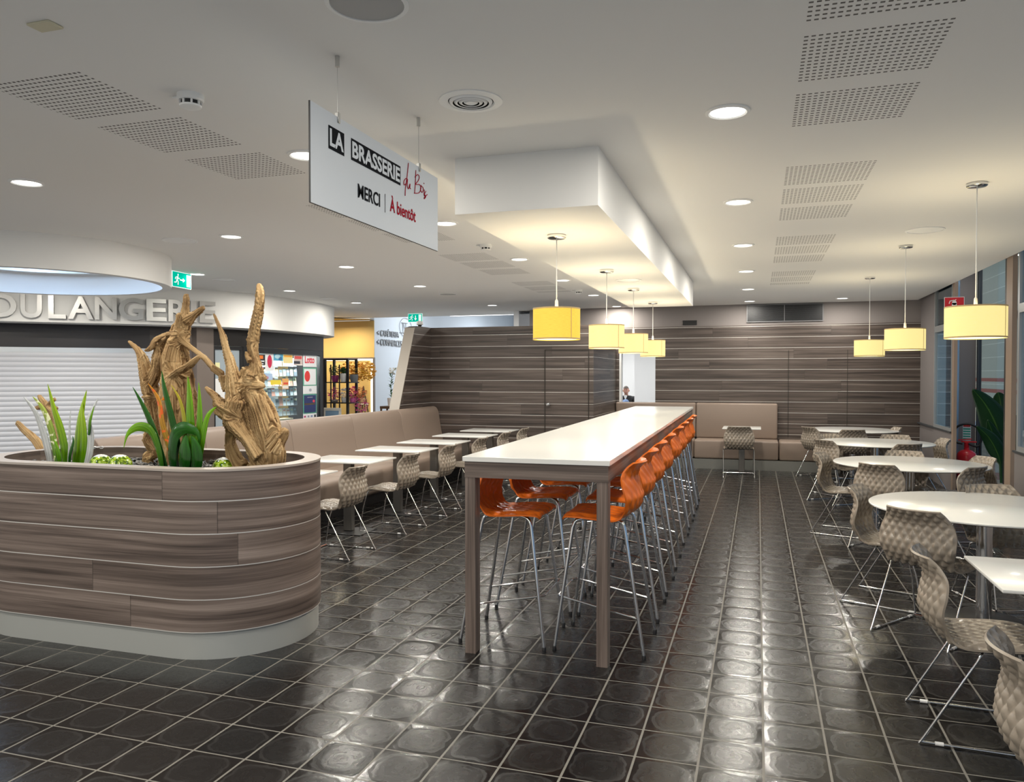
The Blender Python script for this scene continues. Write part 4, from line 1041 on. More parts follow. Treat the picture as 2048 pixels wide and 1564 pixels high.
# ------------------------------------------------------------------ hanging sign
def hanging_sign():
    e = empty('hanging_sign', (-1.525, 3.0, 2.17), 0, 'white sign hung on two wires reading La Brasserie du Bois, Merci, A bientot', 'sign')
    # local: board along +Y; seen from +X side.  text frame: x -> +Y, y -> +Z, normal -> +X
    L_ = 1.15; y0 = 2.432-3.0; hgt = .360
    mb = MB(); mb.box(-.0035, .0035, y0, y0+L_, 0, hgt); mb.build('board', [pmat('white_sign_board', (.66, .70, .74), .45)], e)
    mb = MB(); mb.box(-.0034, .0034, y0-.0015, y0-.0002, 0, hgt); mb.box(-.0034, .0034, y0, y0+L_, -.0015, -.0002); mb.build('dark_edge', M['black'], e)
    base = Matrix.Translation((.0045, y0, 0)) @ Matrix(((0, 0, 1, 0), (1, 0, 0, 0), (0, 1, 0, 0), (0, 0, 0, 1)))
    bk = pmat('sign_black_print', (.006, .007, .010), .7, spec=.1); rd = pmat('sign_red_print', (.36, .004, .02), .7, spec=.1); wh = pmat('sign_white_print', (.70, .74, .78), .5)
    def T_(x, y, d=0): return base @ Matrix.Translation((x, y, d))
    def plate(nm, x0, x1, z0, z1, mt, d=0.):
        m_ = MB(); m_.box(x0, x1, z0, z1, d, d+.0006, base); return m_.build(nm, mt, e)
    plate('printed_block', .120, .234, .224, .310, bk); plate('printed_block', .288, .726, .226, .310, bk)
    def fit(body, x0, x1, z0, z1, mt, d, bold):
        o = text_mesh('lettering', body, .1, mt, e, .0003, None, 1, bold=bold); me = o.data
        xs = [v_.co.x for v_ in me.vertices]; ys2 = [v_.co.y for v_ in me.vertices]
        me.transform(T_(x0, z0, d) @ Matrix.Diagonal(((x1-x0)/(max(xs)-min(xs)), (z1-z0)/(max(ys2)-min(ys2)), 1, 1)) @ Matrix.Translation((-min(xs), -min(ys2), 0)))
    fit('LA', .128, .228, .236, .301, wh, .0012, .003)
    fit('BRASSERIE', .295, .719, .236, .301, wh, .0012, .003)
    fit('MERCI', .340, .529, .090, .146, bk, .0008, .0015)
    fit('À bientôt', .622, .886, .092, .163, rd, .0008, .0015)
    plate('divider_line', .575, .578, .077, .156, bk)
    def script(pts, r_=.0022):
        m_ = MB(); m_.tube([base @ Vector((a, b, .0012)) for a, b in [(q.x, q.y) for q in cat_rom([Vector((p_[0], p_[1], 0)) for p_ in pts], 6)]], r_*.8, 6); m_.build('script_stroke', rd, e)
    for st_ in ([(0.808, 0.347), (0.799, 0.306), (0.785, 0.252), (0.775, 0.221), (0.772, 0.191)], [(0.795, 0.274), (0.776, 0.268), (0.76, 0.252), (0.762, 0.238), (0.779, 0.245), (0.796, 0.27)], [(0.798, 0.271), (0.796, 0.241), (0.808, 0.23), (0.824, 0.256), (0.823, 0.238), (0.832, 0.236)],
                [(0.888, 0.334), (0.883, 0.281), (0.874, 0.224)], [(0.878, 0.3), (0.908, 0.319), (0.926, 0.313), (0.914, 0.292), (0.886, 0.269), (0.931, 0.277), (0.945, 0.263), (0.921, 0.237), (0.869, 0.224)],
                [(0.95, 0.279), (0.94, 0.258), (0.956, 0.247), (0.972, 0.262), (0.965, 0.274), (0.95, 0.274)], [(0.984, 0.266), (0.981, 0.241), (0.991, 0.238)], [(0.977, 0.296), (0.981, 0.293)], [(1.003, 0.263), (0.986, 0.245), (1.0, 0.238), (0.987, 0.224), (0.982, 0.228), (1.019, 0.251)]):
        script(st_)
    for yv in (2.626-3.0, 3.363-3.0):
        m_ = MB(); m_.tube([(0, yv, hgt), (0, yv, CEIL-2.17)], .0012, 6); w_ = m_.build('wire', M['steel'], e)
        m_ = MB(); m_.tube([(0, yv, CEIL-2.17-.040), (0, yv, CEIL-2.17)], .009, 12); m_.build('ceiling_clip', M['steel'], e)
        m_ = MB(); m_.rbox(-.008, .008, yv-.009, yv+.009, hgt-.022, hgt+.018, .002, n=1); m_.build('clamp', M['steel'], e)
hanging_sign()

# exit signs
M['exit'] = pmat('exit_green', (.0, .02, .015), .9, spec=.0, emit=(.0, .60, .40), es=.95)
M['exit_w'] = pmat('exit_white', (.1, .12, .11), .9, spec=.0, emit=(.85, 1, .95), es=1.1)
def exit_sign(loc, rz, w_, h_, label, down=False, drop=.0):
    e = empty('exit_sign', loc, rz, label, 'exit sign', 'green exit signs')
    # local: faces -Y, spans x 0..w, z -h..0
    mb = MB(); mb.box(0, w_, 0, .012, -h_, 0); mb.build('light_panel', M['exit_w'], e)
    mb = MB(); mb.box(.006, w_-.006, -.001, 0, -h_+.006, -.006); mb.box(.006, w_-.006, .012, .013, -h_+.006, -.006); mb.build('green_field', M['exit'], e)
    if drop: mb = MB(); mb.tube([(w_*.25, .006, 0), (w_*.25, .006, drop)], .004, 8); mb.tube([(w_*.75, .006, 0), (w_*.75, .006, drop)], .004, 8); mb.build('hanger', M['steel'], e)
    u = h_
    m_ = MB(); X_ = Matrix.Translation((w_*.24, -.0025, -h_*.5)) @ Matrix.Rotation(PI/2, 4, 'X')
    def limb(pts, r_):
        m_.tube([X_ @ Vector((a*u, b*u, 0)) for a, b in pts], r_*u, 6)
    m_.lathe([(.0001, .001), (.065*u, .001), (.065*u, -.0005)], 12, (.10*u, .30*u, 0), X_)
    limb([(.06, .20), (-.02, -.02)], .055); limb([(.05, .18), (-.16, .12), (-.20, .0)], .028); limb([(.06, .17), (.17, .05), (.25, .10)], .028)
    limb([(-.02, -.02), (.10, -.14), (.08, -.34)], .036); limb([(-.02, -.02), (-.12, -.20), (-.30, -.20)], .036); m_.build('running_figure', M['exit_w'], e)
    m_ = MB()
    ax_ = w_*.53
    if down: m_.box(ax_-.010, ax_+.006, -.003, -.001, -h_*.62, -h_*.22); m_.prism([(ax_-.03, h_*-.55), (ax_-.002, h_*-.82), (ax_+.026, h_*-.55)], -.003, -.001, Matrix(((1, 0, 0, 0), (0, 0, 1, 0), (0, 1, 0, 0), (0, 0, 0, 1))))
    else: m_.box(ax_-.05, ax_+.02, -.003, -.001, -h_*.54, -h_*.46); m_.prism([(ax_+.005, -h_*.36), (ax_+.045, -h_*.5), (ax_+.005, -h_*.64)], -.003, -.001, Matrix(((1, 0, 0, 0), (0, 0, 1, 0), (0, 1, 0, 0), (0, 0, 0, 1))))
    m_.build('arrow', M['exit_w'], e)
    m_ = MB(); m_.box(w_*.74, w_*.92, -.003, -.001, -h_*.88, -h_*.12); m_.build('door_symbol', M['exit_w'], e)
exit_sign((-6.43, 7.36, 2.757), 1.68, .362, .182, 'lit green exit sign with an arrow to the side, by the bakery drum')
exit_sign((-6.56, 13.95, 2.757), .05, .30, .165, 'lit green exit sign with a downward arrow over the slanted wing wall', True)
# camera dome on the wing wall
e = empty('security_camera', (-5.20, 11.50, 2.33), 0, 'small white dome camera on top of the slanted wing wall', 'security camera')
mb = MB(); mb.lathe([(.0001, .09), (.05, .09), (.055, .04), (.045, .03), (.0001, .03)], 24); mb.build('housing', M['white_plastic'], e)
mb = MB(); mb.ball((0, 0, .03), .032, 16); mb.build('lens_dome', M['black'], e)

# ------------------------------------------------------------------ bakery island
FP = [(-10.6, 6.2), (-9.9, 6.85), (-9.226, 7.49), (-8.60, 8.04), (-7.908, 8.62), (-7.4, 9.28), (-7.1, 10.1), (-7.04, 10.95), (-7.08, 11.7), (-7.35, 12.5), (-8.0, 13.1), (-9, 13.5)]
FC = cat_rom([Vector((*p_, 0)) for p_ in FP], 20)[20:-20]
FS = [0]
for i in range(1, len(FC)): FS.append(FS[-1]+(FC[i]-FC[i-1]).length)
def fat(s_):
    i = 0
    while i < len(FS)-2 and FS[i+1] < s_: i += 1
    t_ = (s_-FS[i])/(FS[i+1]-FS[i]); p_ = FC[i].lerp(FC[i+1], t_); d_ = (FC[min(i+2, len(FC)-1)]-FC[max(i-1, 0)]).normalized(); return p_, d_
def offset(d):
    out = []
    for i, p_ in enumerate(FC):
        td = (FC[min(i+1, len(FC)-1)]-FC[max(i-1, 0)]).normalized(); out.append(p_+Vector((-td.y, td.x, 0))*d)
    return out
mb = MB(); O1 = FC; O2 = offset(1.0); n_ = len(FC)
mb.add([(p_.x, p_.y, 2.245) for p_ in O1]+[(p_.x, p_.y, CEIL) for p_ in O1], [(i, i+1, n_+i+1, n_+i) for i in range(n_-1)], True)
mb.add([(p_.x, p_.y, 2.245) for p_ in O1]+[(p_.x, p_.y, 2.245) for p_ in O2], [(i, n_+i, n_+i+1, i+1) for i in range(n_-1)])
struct('trim_fascia', mb, M['plaster'])
# letters
le = empty('bakery_lettering', (0, 0, 0), 0, 'large brushed metal letters reading BOULANGERIE on the curved white fascia', 'shop lettering')
LM = [pmat('satin_metal_letter', (.50, .49, .47), .35, .75), pmat('bright_metal_letter', (.82, .82, .81), .3, .6)]
for ch, a, b in (('B', .42, .72), ('O', .77, 1.12), ('U', 1.16, 1.40), ('L', 1.47, 1.67), ('A', 1.695, 1.99), ('N', 2.01, 2.27), ('G', 2.29, 2.59), ('E', 2.62, 2.87), ('R', 2.89, 3.14), ('I', 3.175, 3.255), ('E', 3.29, 3.515)):
    p_, d_ = fat((a+b)/2); nrm = Vector((d_.y, -d_.x, 0))
    o = text_mesh('letter', ch, .418, LM[0], None, .018, None, 1.0, 'CENTER', .009)
    me = o.data; xs = [v_.co.x for v_ in me.vertices]; ys2 = [v_.co.y for v_ in me.vertices]; wd = max(xs)-min(xs); hh = max(ys2)-min(ys2)
    R_ = Matrix(((d_.x, 0, nrm.x, p_.x+nrm.x*.036), (d_.y, 0, nrm.y, p_.y+nrm.y*.036), (0, 1, 0, 2.290), (0, 0, 0, 1)))
    me.transform(R_ @ Matrix.Diagonal(((b-a)/wd, .300/hh, 1, 1)) @ Matrix.Translation((-(max(xs)+min(xs))/2, -min(ys2), 0))); o.parent = le
# dark wall band and the shop fronts behind the fascia
WP = [(-10.6, 6.85), (-9.585, 7.771), (-9.158, 8.153), (-8.697, 8.541), (-8.217, 8.948), (-7.898, 9.329)]
M['shopdark'] = pmat('black_brown_shop_panel', (.022, .017, .015), .35); M['taupe_metal'] = pmat('taupe_metal_pier', (.22, .18, .155), .35, .3)
def wallstrip(mb, pl, z0, z1, th=.05):
    for (a, b) in zip(pl[:-1], pl[1:]):
        d_ = Vector((b[0]-a[0], b[1]-a[1])).normalized(); nx, ny = -d_.y*th, d_.x*th
        mb.prism([(a[0], a[1]), (b[0], b[1]), (b[0]+nx, b[1]+ny), (a[0]+nx, a[1]+ny)], z0, z1)
mb = MB(); wallstrip(mb, WP, 1.93, 2.243); wallstrip(mb, [(-7.898, 9.329), (-7.719, 9.649), (-7.554, 10.132), (-7.517, 10.328), (-7.45, 12.30)], 1.99, 2.243)
wallstrip(mb, [(-7.45, 12.30), (-8.6, 13.0)], 0, 2.243)
struct('wall_shopfront', mb, M['shopdark'])
m = pmat('white_roller_shutter', (.80, .80, .82), .4); t = NT(m); p, o = t.pos()
fz = t.math('FRACT', t.math('DIVIDE', o[2], .066)); t.bump(t.math('SINE', t.math('MULTIPLY', fz, PI)), .9, .018)
se = empty('roller_shutter', (0, 0, 0), 0, 'closed white roller shutter of the bakery behind the driftwood', 'roller shutter')
mb = MB()
for (a, b) in zip(WP[:-1], WP[1:]):
    a, b = Vector((*a, 0)), Vector((*b, 0)); k = 26; H_ = 1.86
    vs = []; zz = 0
    prof = []
    nsl = 28
    for j in range(nsl):
        z_ = j*H_/nsl
        for q_ in range(4): prof.append((z_+H_/nsl*q_/4, .010*math.sin(PI*q_/4)))
    prof.append((H_, 0))
    d_ = (b-a).normalized(); nm = Vector((d_.y, -d_.x, 0))
    vs = [a+nm*dd_+Vector((0, 0, z_)) for z_, dd_ in prof]+[b+nm*dd_+Vector((0, 0, z_)) for z_, dd_ in prof]; N_ = len(prof)
    mb.add(vs, [(i, N_+i, N_+i+1, i+1) for i in range(N_-1)], True)
mb.build('slat_curtain', pmat('white_shutter_slats', (.60, .60, .62), .42), se)
mb = MB(); wallstrip(mb, WP, 1.861, 1.929, .03); mb.build('housing', M['steel'], se)
for nm_, a, b, z1, d_ in (('pillar', (-7.898, 9.329), (-7.822, 9.449), 2.244, .3), ('pillar', (-7.74, 9.34), (-7.655, 9.60), 2.244, .30)):
    mb = MB(); wallstrip(mb, [a, b], 0, z1, d_); struct('trim_%s' % ('7' if a[0] < -7.8 else '8'), mb, M['taupe_metal'])
# glass door
e = empty('shop_door', (0, 0, 0), 0, 'grey glass door with black frame between the pier and the poster window', 'door')
def fr_rect(mb, a, b, z0, z1, fw, th=.05):
    a, b = Vector((*a, 0)), Vector((*b, 0)); d_ = (b-a).normalized(); L_ = (b-a).length; R_ = Matrix(((d_.x, -d_.y, 0, a.x), (d_.y, d_.x, 0, a.y), (0, 0, 1, 0), (0, 0, 0, 1)))
    mb.box(0, fw, 0, th, z0, z1, R_); mb.box(L_-fw, L_, 0, th, z0, z1, R_); mb.box(fw, L_-fw, 0, th, z1-fw, z1, R_); mb.box(fw, L_-fw, 0, th, z0, z0+fw, R_); return R_, L_
mb = MB(); R_, L_ = fr_rect(mb, (-7.70, 9.62), (-7.545, 10.132), 0, 1.985, .05); mb.build('frame', M['black'], e)
mb = MB(); mb.box(.05, L_-.05, .02, .026, .05, 1.935, R_); mb.build('pane', pmat('grey_frosted_glass', (.36, .42, .46), .25, spec=.6), e)
mb = MB(); mb.box(.06, .14, .016, .019, 1.60, 1.74, R_); mb.build('notice', pmat('notice_yellow_white', (.85, .82, .45), .5), e)
mb = MB(); mb.box(.06, .22, .016, .019, 1.20, 1.50, R_); mb.build('notice', M['white'], e)
mb = MB(); wallstrip(mb, [(-7.545, 10.14), (-7.505, 10.36)], 0, 1.989, .12); struct('trim_9', mb, M['black'])
# poster window
WA, WB = Vector((-7.505, 10.37, 0)), Vector((-7.455, 12.28, 0))
pw = empty('shop_window', (0, 0, 0), 0, 'black framed kiosk window full of posters and cards', 'shop window')
mb = MB(); R_, L_ = fr_rect(mb, WA[:2], WB[:2], 0, 1.985, .085, .06); mb.build('frame', M['black'], pw)
mb = MB(); mb.box(.085, L_-.085, .03, .035, .085, 1.90, R_); mb.build('pane', M['glass'], pw)
# interior of the kiosk
mb = MB(); RI = R_; mb.box(.0, L_, .95, 1.0, 0, 2.2, RI); struct('wall_kiosk', mb, pmat('kiosk_white', (.85, .84, .80), .6))
area('kiosk_fill_lamp', RI @ Vector((L_*.35, .16, 1.97)), .25, 55, (1, .95, .84)); area('kiosk_fill_lamp', RI @ Vector((L_*.75, .16, 1.97)), .25, 55, (1, .95, .84))  # unseen lamps added close to the glass to light the card fronts
# posters on the glass; px given by the photo, converted to run along the window
def wpt(px, py):
    d_ = _f+_r*((px-1024)/F_PX)-_u*((py-782)/F_PX); Oc = Vector((0, 0, CAM_H)); nn = Vector((R_[0][1], R_[1][1], 0)); p0 = R_ @ Vector((0, .029, 0))
    t_ = (p0-Oc).dot(nn)/d_.dot(nn); P_ = Oc+d_*t_; q_ = R_.inverted() @ P_; return q_.x, q_.z
def poster(px0, py0, px1, py1, col, name, label, deco=None, depth=.026):
    x0, z1 = wpt(px0, py0); x1, z0 = wpt(px1, py1)
    x0 = max(x0, .088); x1 = min(x1, L_-.088); 
    e = empty(name, (0, 0, 0), 0, label, 'poster', 'posters in the kiosk window')
    mb = MB(); mb.box(x0, x1, depth, depth+.002, z0, z1, R_); mb.build('sheet', pmat(name+'_paper', col, .5, emit=col, es=.15) if False else pmat(name+'_paper', col, .5), e)
    w_, h_ = x1-x0, z1-z0
    for d_ in (deco or []):
        if d_[0] == 'r':
            _, a, b, c_, f_, cc = d_; mb = MB(); mb.box(x0+a*w_, x0+b*w_, depth-.0015, depth-.0002, z0+c_*h_, z0+f_*h_, R_); mb.build('printed_area', pmat('print', cc, .5), e)
        elif d_[0] == 'e':
            _, cx_, cz_, rx_, rz_, cc = d_; mb = MB(); mb.add([R_ @ Vector((x0+(cx_+rx_*math.cos(2*PI*k/20))*w_, depth-.0018, z0+(cz_+rz_*math.sin(2*PI*k/20))*h_)) for k in range(20)], [tuple(range(20))]); mb.build('printed_shape', pmat('print', cc, .5), e)
        elif d_[0] == 't':
            _, txt, a, c_, size, cc = d_; text_mesh('print_text', txt, size, pmat('print', cc, .5), e, .0003, R_ @ Matrix.Translation((x0+a*w_, depth-.003, z0+c_*h_)) @ Matrix.Rotation(PI/2, 4, 'X'), .8, bold=.004)
W1 = (.85, .86, .86)
poster(606, 710, 633, 734, W1, 'lotto_poster', 'white poster with red Lotto lettering at the top corner of the kiosk window', [('t', 'Lotto', .10, .34, .165, (.75, .02, .05))])
poster(606, 735, 633, 771, (.12, .42, .28), 'framed_poster', 'green bordered white poster with a big red spot', [('r', .06, .94, .05, .93, W1), ('e', .30, .52, .20, .30, (.72, .04, .03)), ('r', .12, .50, .50, .54, W1)])
poster(606, 772, 633, 788, W1, 'logo_poster', 'plain white card with a small grey mark between the two green framed posters', [('e', .52, .50, .10, .18, (.4, .4, .45))])
poster(606, 788, 633, 826, (.10, .38, .27), 'night_poster', 'green bordered dark blue poster with a gold line', [('r', .06, .94, .06, .93, (.02, .03, .13)), ('r', .08, .88, .44, .53, (.72, .48, .12)), ('e', .78, .62, .09, .07, (.7, .05, .08)), ('r', .3, .7, .80, .84, W1)])
poster(606, 826, 633, 838, W1, 'logo_strip', 'white strip of small logos at the window bottom', [('r', .05, .2, .35, .6, (.5, .1, .2)), ('r', .32, .45, .35, .6, (.3, .3, .35)), ('r', .55, .7, .35, .6, (.25, .3, .5)), ('r', .8, .95, .3, .65, (.03, .03, .04))])
poster(518, 709, 530, 731, (.015, .015, .02), 'black_poster', 'black poster with an orange square at the window edge', [('r', .05, .65, .60, .92, (.85, .20, .02)), ('r', .05, .85, .35, .45, W1), ('r', .2, .7, .12, .2, W1)])
poster(530, 707, 547, 742, W1, 'lips_poster', 'white poster with a tall crimson shape', [('e', .52, .55, .28, .38, (.60, .02, .07))])
poster(547, 707, 566, 722, (.10, .42, .62), 'blue_poster', 'turquoise blue poster along the top of the kiosk window', [('e', .4, .6, .3, .3, (.5, .75, .85)), ('e', .7, .3, .2, .3, (.03, .15, .35))])
poster(566, 709, 585, 727, (.86, .72, .32), 'yellow_poster', 'yellow poster with an orange band', [('r', .1, .9, .72, .92, (.85, .38, .04))])
poster(587, 710, 605, 731, (.62, .50, .46), 'scribble_poster', 'beige poster with red handwriting over black marks', [('r', .1, .9, .62, .9, (.62, .08, .07)), ('r', .0, .7, .15, .42, (.04, .04, .05)), ('r', .3, .95, .0, .1, (.8, .78, .74))])
poster(518, 747, 545, 760, (.45, .60, .82), 'small_blue_card', 'pale blue card with a red spot beside the driftwood root', [('e', .45, .35, .25, .3, (.55, .25, .35))])
poster(541, 760, 562, 769, (.88, .70, .06), 'yellow_strip', 'narrow yellow strip above the dark bottle')
poster(518, 735, 527, 745, (.55, .05, .10), 'crimson_card', 'small crimson card at the window edge')
poster(564, 757, 577, 778, (.80, .42, .14), 'price_card', 'orange and white price card in the middle of the kiosk window', [('r', .05, .95, .05, .35, (.85, .80, .72)), ('r', .2, .9, .45, .62, (.7, .08, .04))])
# shelves, cards and goods behind the glass
for k, z_ in enumerate((.85, 1.02, 1.19, 1.36, 1.53, 1.70)):
    mb = MB(); mb.box(.45, L_-.35, .30, .36, z_, z_+.006, RI); o = mb.build('wire_shelf', M['steel']); tag(o, 'thin metal card shelf in the kiosk, %s from the bottom' % ords[k], 'shelf', 'card shelves in the kiosk')
cc = [(.82, .80, .74), (.80, .70, .30), (.25, .27, .28), (.75, .78, .80), (.62, .30, .22), (.82, .76, .50), (.5, .55, .58), (.10, .12, .14)]
cms = [pmat('card_%d' % i, c_, .5) for i, c_ in enumerate(cc)]
card0 = None
for k, z_ in enumerate((.85, 1.02, 1.19, 1.36, 1.53, 1.70)):
    for j in range(11):
        mt = random.choice(cms); mb = MB(); x_ = .46+j*.104+random.uniform(-.01, .01); h_ = random.uniform(.11, .155); w_ = random.uniform(.08, .10)
        mb.box(0, w_, 0, .003, 0, h_); mb.m = 1; mb.box(w_*.15, w_*.85, -.001, 0, h_*.55, h_*.8)
        o = mb.build('greeting_card', [mt, random.choice(cms)]); o.matrix_world = RI @ Matrix.Translation((x_, .325, z_+.007)) @ Matrix.Rotation(-.12, 4, 'X')
        tag(o, 'small greeting card standing on a kiosk shelf', 'card', 'greeting cards in the kiosk')
e = empty('kiosk_counter', (0, 0, 0), 0, 'pale wooden counter inside the kiosk window', 'counter')
mb = MB(); mb.box(.10, 1.15, .10, .28, .79, .82, RI); mb.build('worktop', pmat('pale_wood', (.62, .48, .28), .4), e)
mb = MB(); mb.box(.12, 1.12, .12, .26, 0, .789, RI); mb.build('body', M['white'], e)
e = empty('display_bottle', RI @ Vector((.42, .20, .92)), 0, 'dark green bottle standing on a white box in the kiosk', 'bottle')
mb = MB(); mb.lathe([(.0001, 0), (.045, 0), (.048, .02), (.048, .13), (.040, .17), (.018, .23), (.015, .28), (.017, .30), (.0001, .30)], 20); mb.build('glass_body', pmat('bottle_glass', (.04, .06, .05), .12), e)
mb = MB(); mb.box(.30, .55, .13, .27, .821, .919, RI); o = mb.build('carton', pmat('pale_green_carton', (.55, .60, .50), .6)); tag(o, 'pale green carton under the dark bottle', 'carton')
# sign blade beside the fascia end
mb = MB(); mb.rbox(-.015, .015, 0, .28, 2.30, 2.62, .008, Matrix.Translation((-7.385, 12.52, 0)) @ Matrix.Rotation(.532, 4, 'Z'), 1); o = mb.build('blade_sign', M['steel']); tag(o, 'narrow grey blade sign edge-on at the fascia end', 'sign')

# ------------------------------------------------------------------ florist and lobby
def lpt(px, py, Y): p_ = at(px, py, Y); return p_
e = empty('flower_rack', (0, 0, 0), 0, 'black metal shelf rack with potted flowers at the florist', 'rack')
a = lpt(650, 700, 13.6); b = lpt(695, 700, 13.6); xa, xb = a.x, b.x; ztop = lpt(690, 717, 13.6).z
for x in (xa, xb):
    for yv in (13.6, 13.95): mb = MB(); mb.box(x-.022, x+.022, yv-.022, yv+.022, 0, ztop); mb.build('upright', M['black'], e)
for x in (xa+.14, xb-.17): mb = MB(); mb.box(x-.010, x+.010, 13.57, 13.59, .3, ztop-.12); mb.build('bar', M['black'], e)
mb = MB(); mb.box(xa, xb, 13.58, 13.97, ztop-.03, ztop); mb.build('top_rail', M['black'], e)
SH = [lpt(670, 764, 13.6).z, lpt(670, 805, 13.6).z, .45]
for z_ in SH: mb = MB(); mb.box(xa, xb+.06, 13.59, 13.96, z_-.02, z_); mb.build('shelf', M['black'], e)
def foliage(name, c, r, n_, mat, label, cat, sz=1.0, leaf=.03):
    mb = MB()
    for k in range(n_):
        d_ = Vector((random.gauss(0, 1), random.gauss(0, 1), random.gauss(0, 1))).normalized()*random.uniform(.3, 1)**.5
        p_ = Vector(c)+Vector((d_.x*r, d_.y*r, d_.z*r*sz)); R2 = Matrix.Translation(p_) @ Matrix.Rotation(random.uniform(0, 6.28), 4, 'Z') @ Matrix.Rotation(random.uniform(-1.2, 1.2), 4, 'X')
        l_ = leaf*random.uniform(.7, 1.3)
        mb.add([R2 @ Vector(q) for q in ((-l_, 0, 0), (0, -l_*.45, .004), (l_, 0, 0), (0, l_*.45, .004))], [(0, 1, 2, 3)])
    return mb
lm = {'green': pmat('leaf_green', (.03, .10, .03), .5), 'yellow': pmat('yellow_bloom', (.80, .45, .05), .5), 'pink': pmat('pink_bloom', (.62, .10, .25), .5), 'orange': pmat('orange_bloom', (.75, .28, .10), .5), 'white': pmat('white_bloom', (.85, .84, .80), .5)}
def potted(x, y, z, r, h, potc, fol, fr, lab, fz=1.0, n_=120):
    e = empty('potted_plant', (x, y, z), 0, lab, 'potted plant', 'pots on the florist rack')
    mb = MB(); mb.lathe([(.0001, 0), (r*.75, 0), (r, h*.6), (r*.95, h), (r*.85, h), (r*.85, h*.9), (.0001, h*.9)], 20); mb.build('pot', pmat('pot_glaze', potc, .4), e)
    if fol: foliage('f', (0, 0, h+fr*fz*.7), fr, n_, None, '', '', fz).build('foliage', lm[fol], e)
gz = SH[0]
potted(xa+.12, 13.78, gz, .075, .13, (.32, .04, .18), 'green', .12, 'magenta pot with dark green leaves on the florist rack')
potted(xa+.33, 13.75, gz, .075, .17, (.80, .79, .76), 'green', .07, 'white rounded pot on the florist rack, top shelf')
potted(xa+.56, 13.75, gz, .085, .15, (.14, .15, .16), None, .1, 'dark patterned pot on the florist rack, top shelf')
gz = SH[1]
potted(xa+.12, 13.75, gz, .08, .05, (.30, .28, .26), 'pink', .14, 'pink flowers on the second shelf of the florist rack', 1.1)
potted(xa+.33, 13.78, gz, .07, .09, (.6, .6, .6), 'white', .10, 'white flowers on the second shelf of the florist rack', 1.2)
potted(xa+.52, 13.78, gz, .07, .09, (.5, .12, .3), 'pink', .12, 'magenta bouquet on the second shelf of the florist rack', 1.2)
potted(xa+.70, 13.80, gz, .07, .09, (.6, .4, .2), 'orange', .11, 'orange bouquet on the second shelf of the florist rack', 1.2)
for j, (dx, nm) in enumerate(((.25, 'beside the plant leaves'), (.50, 'in the middle'), (.72, 'by the rack post'))):
    mb = foliage('f', (xa+dx, 14.05, ztop-.25), .15, 420, None, '', '', 1.4, .03); o = mb.build('flower_garland', lm['yellow']); tag(o, 'hanging yellow flower garland at the top of the florist rack, '+nm, 'flowers', 'yellow garlands at the florist')
mb = foliage('f', (xb+.22, 13.75, .95), .15, 160, None, '', '', 1.2, .03); o = mb.build('flower_bouquet', lm['pink']); tag(o, 'pale pink bouquet low beside the rack post at the florist', 'flowers')
# A-board
P_ = lpt(665, 835, 13.2); e = empty('sandwich_board', (P_.x, 13.2, 0), .2, 'small white framed board with a blue picture at the florist', 'board')
zt = lpt(665, 815, 13.2).z
for s_, nm in ((-1, 'front_board'), (1, 'rear_board')):
    R2 = Matrix.Translation((0, s_*.12, 0)) @ Matrix.Rotation(s_*.14, 4, 'X')
    mb = MB(); mb.box(-.17, .17, -.012, .012, .0, zt, R2); q = mb.build(nm, pmat('pale_frame', (.72, .70, .64), .5), e)
    mb = MB(); mb.box(-.13, .13, -.016, -.012, .3, zt-.05, R2); mb.build('picture', pmat('board_blue', (.20, .32, .45), .5), q)
# illuminated frame on the ochre wall
A_, B_ = lpt(694, 718, 14.98), lpt(747, 718, 14.98)
e = empty('glowing_portal', (0, 0, 0), 0, 'white glowing light frame on the ochre wall', 'light frame')
LF = pmat('led_strip', (1, 1, 1), .5, emit=(1, .93, .72), es=3.2)
mb = MB(); mb.box(A_.x-.6, B_.x, 14.95, 14.99, A_.z-.035, A_.z); mb.build('light_strip', LF, e); mb = MB(); mb.box(B_.x-.05, B_.x, 14.95, 14.99, .1, A_.z-.036); mb.build('light_strip', LF, e)
mb = MB(); mb.box(A_.x-.6, B_.x+.03, 14.94, 15.0, A_.z+.001, A_.z+.03); mb.box(B_.x+.001, B_.x+.03, 14.94, 15.0, .1, A_.z); mb.build('frame', M['taupe_metal'], e)
# small wall shelf
C0, C1 = lpt(684, 787, 14.7), lpt(711, 787, 14.7)
e = empty('wall_shelf', (0, 0, 0), 0, 'short wooden shelf on the ochre wall beside the rack', 'wall shelf')
mb = MB(); mb.box(C0.x, C1.x, 14.75, 14.998, C0.z-.03, C0.z); mb.build('board', pmat('warm_wood', (.62, .42, .22), .5), e)
mb = foliage('f', (C0.x+.22, 14.85, C0.z+.09), .08, 60, None, '', ''); o = mb.build('flower_posy', lm['pink']); tag(o, 'pink posy on the short wooden shelf', 'flowers')
# obelisk
T0, BL, BR_ = lpt(727, 772, 14.4), lpt(716, 838, 14.4), lpt(735, 838, 14.4)
e = empty('garden_obelisk', (T0.x, 14.4, 0), 0, 'slim pointed metal obelisk before the ochre wall', 'obelisk')
k_ = (T0.z)/(T0.z-BL.z)
for k in range(4):
    a = PI/4+PI/2*k; r_ = .17*1.4
    mb = MB(); mb.tube([(0, 0, T0.z), (r_*math.cos(a), r_*math.sin(a), .0)], .012, 6); mb.build('rod', pmat('bronze_rod', (.16, .12, .06), .4, .5), e)
mb = MB()
for z_, s_ in ((.75, .10), (.95, .065)): mb.tube([(s_, s_, z_), (-s_, s_, z_), (-s_, -s_, z_), (s_, -s_, z_)], .008, 6, closed=True)
mb.build('cross_ring', M['steel'], e)
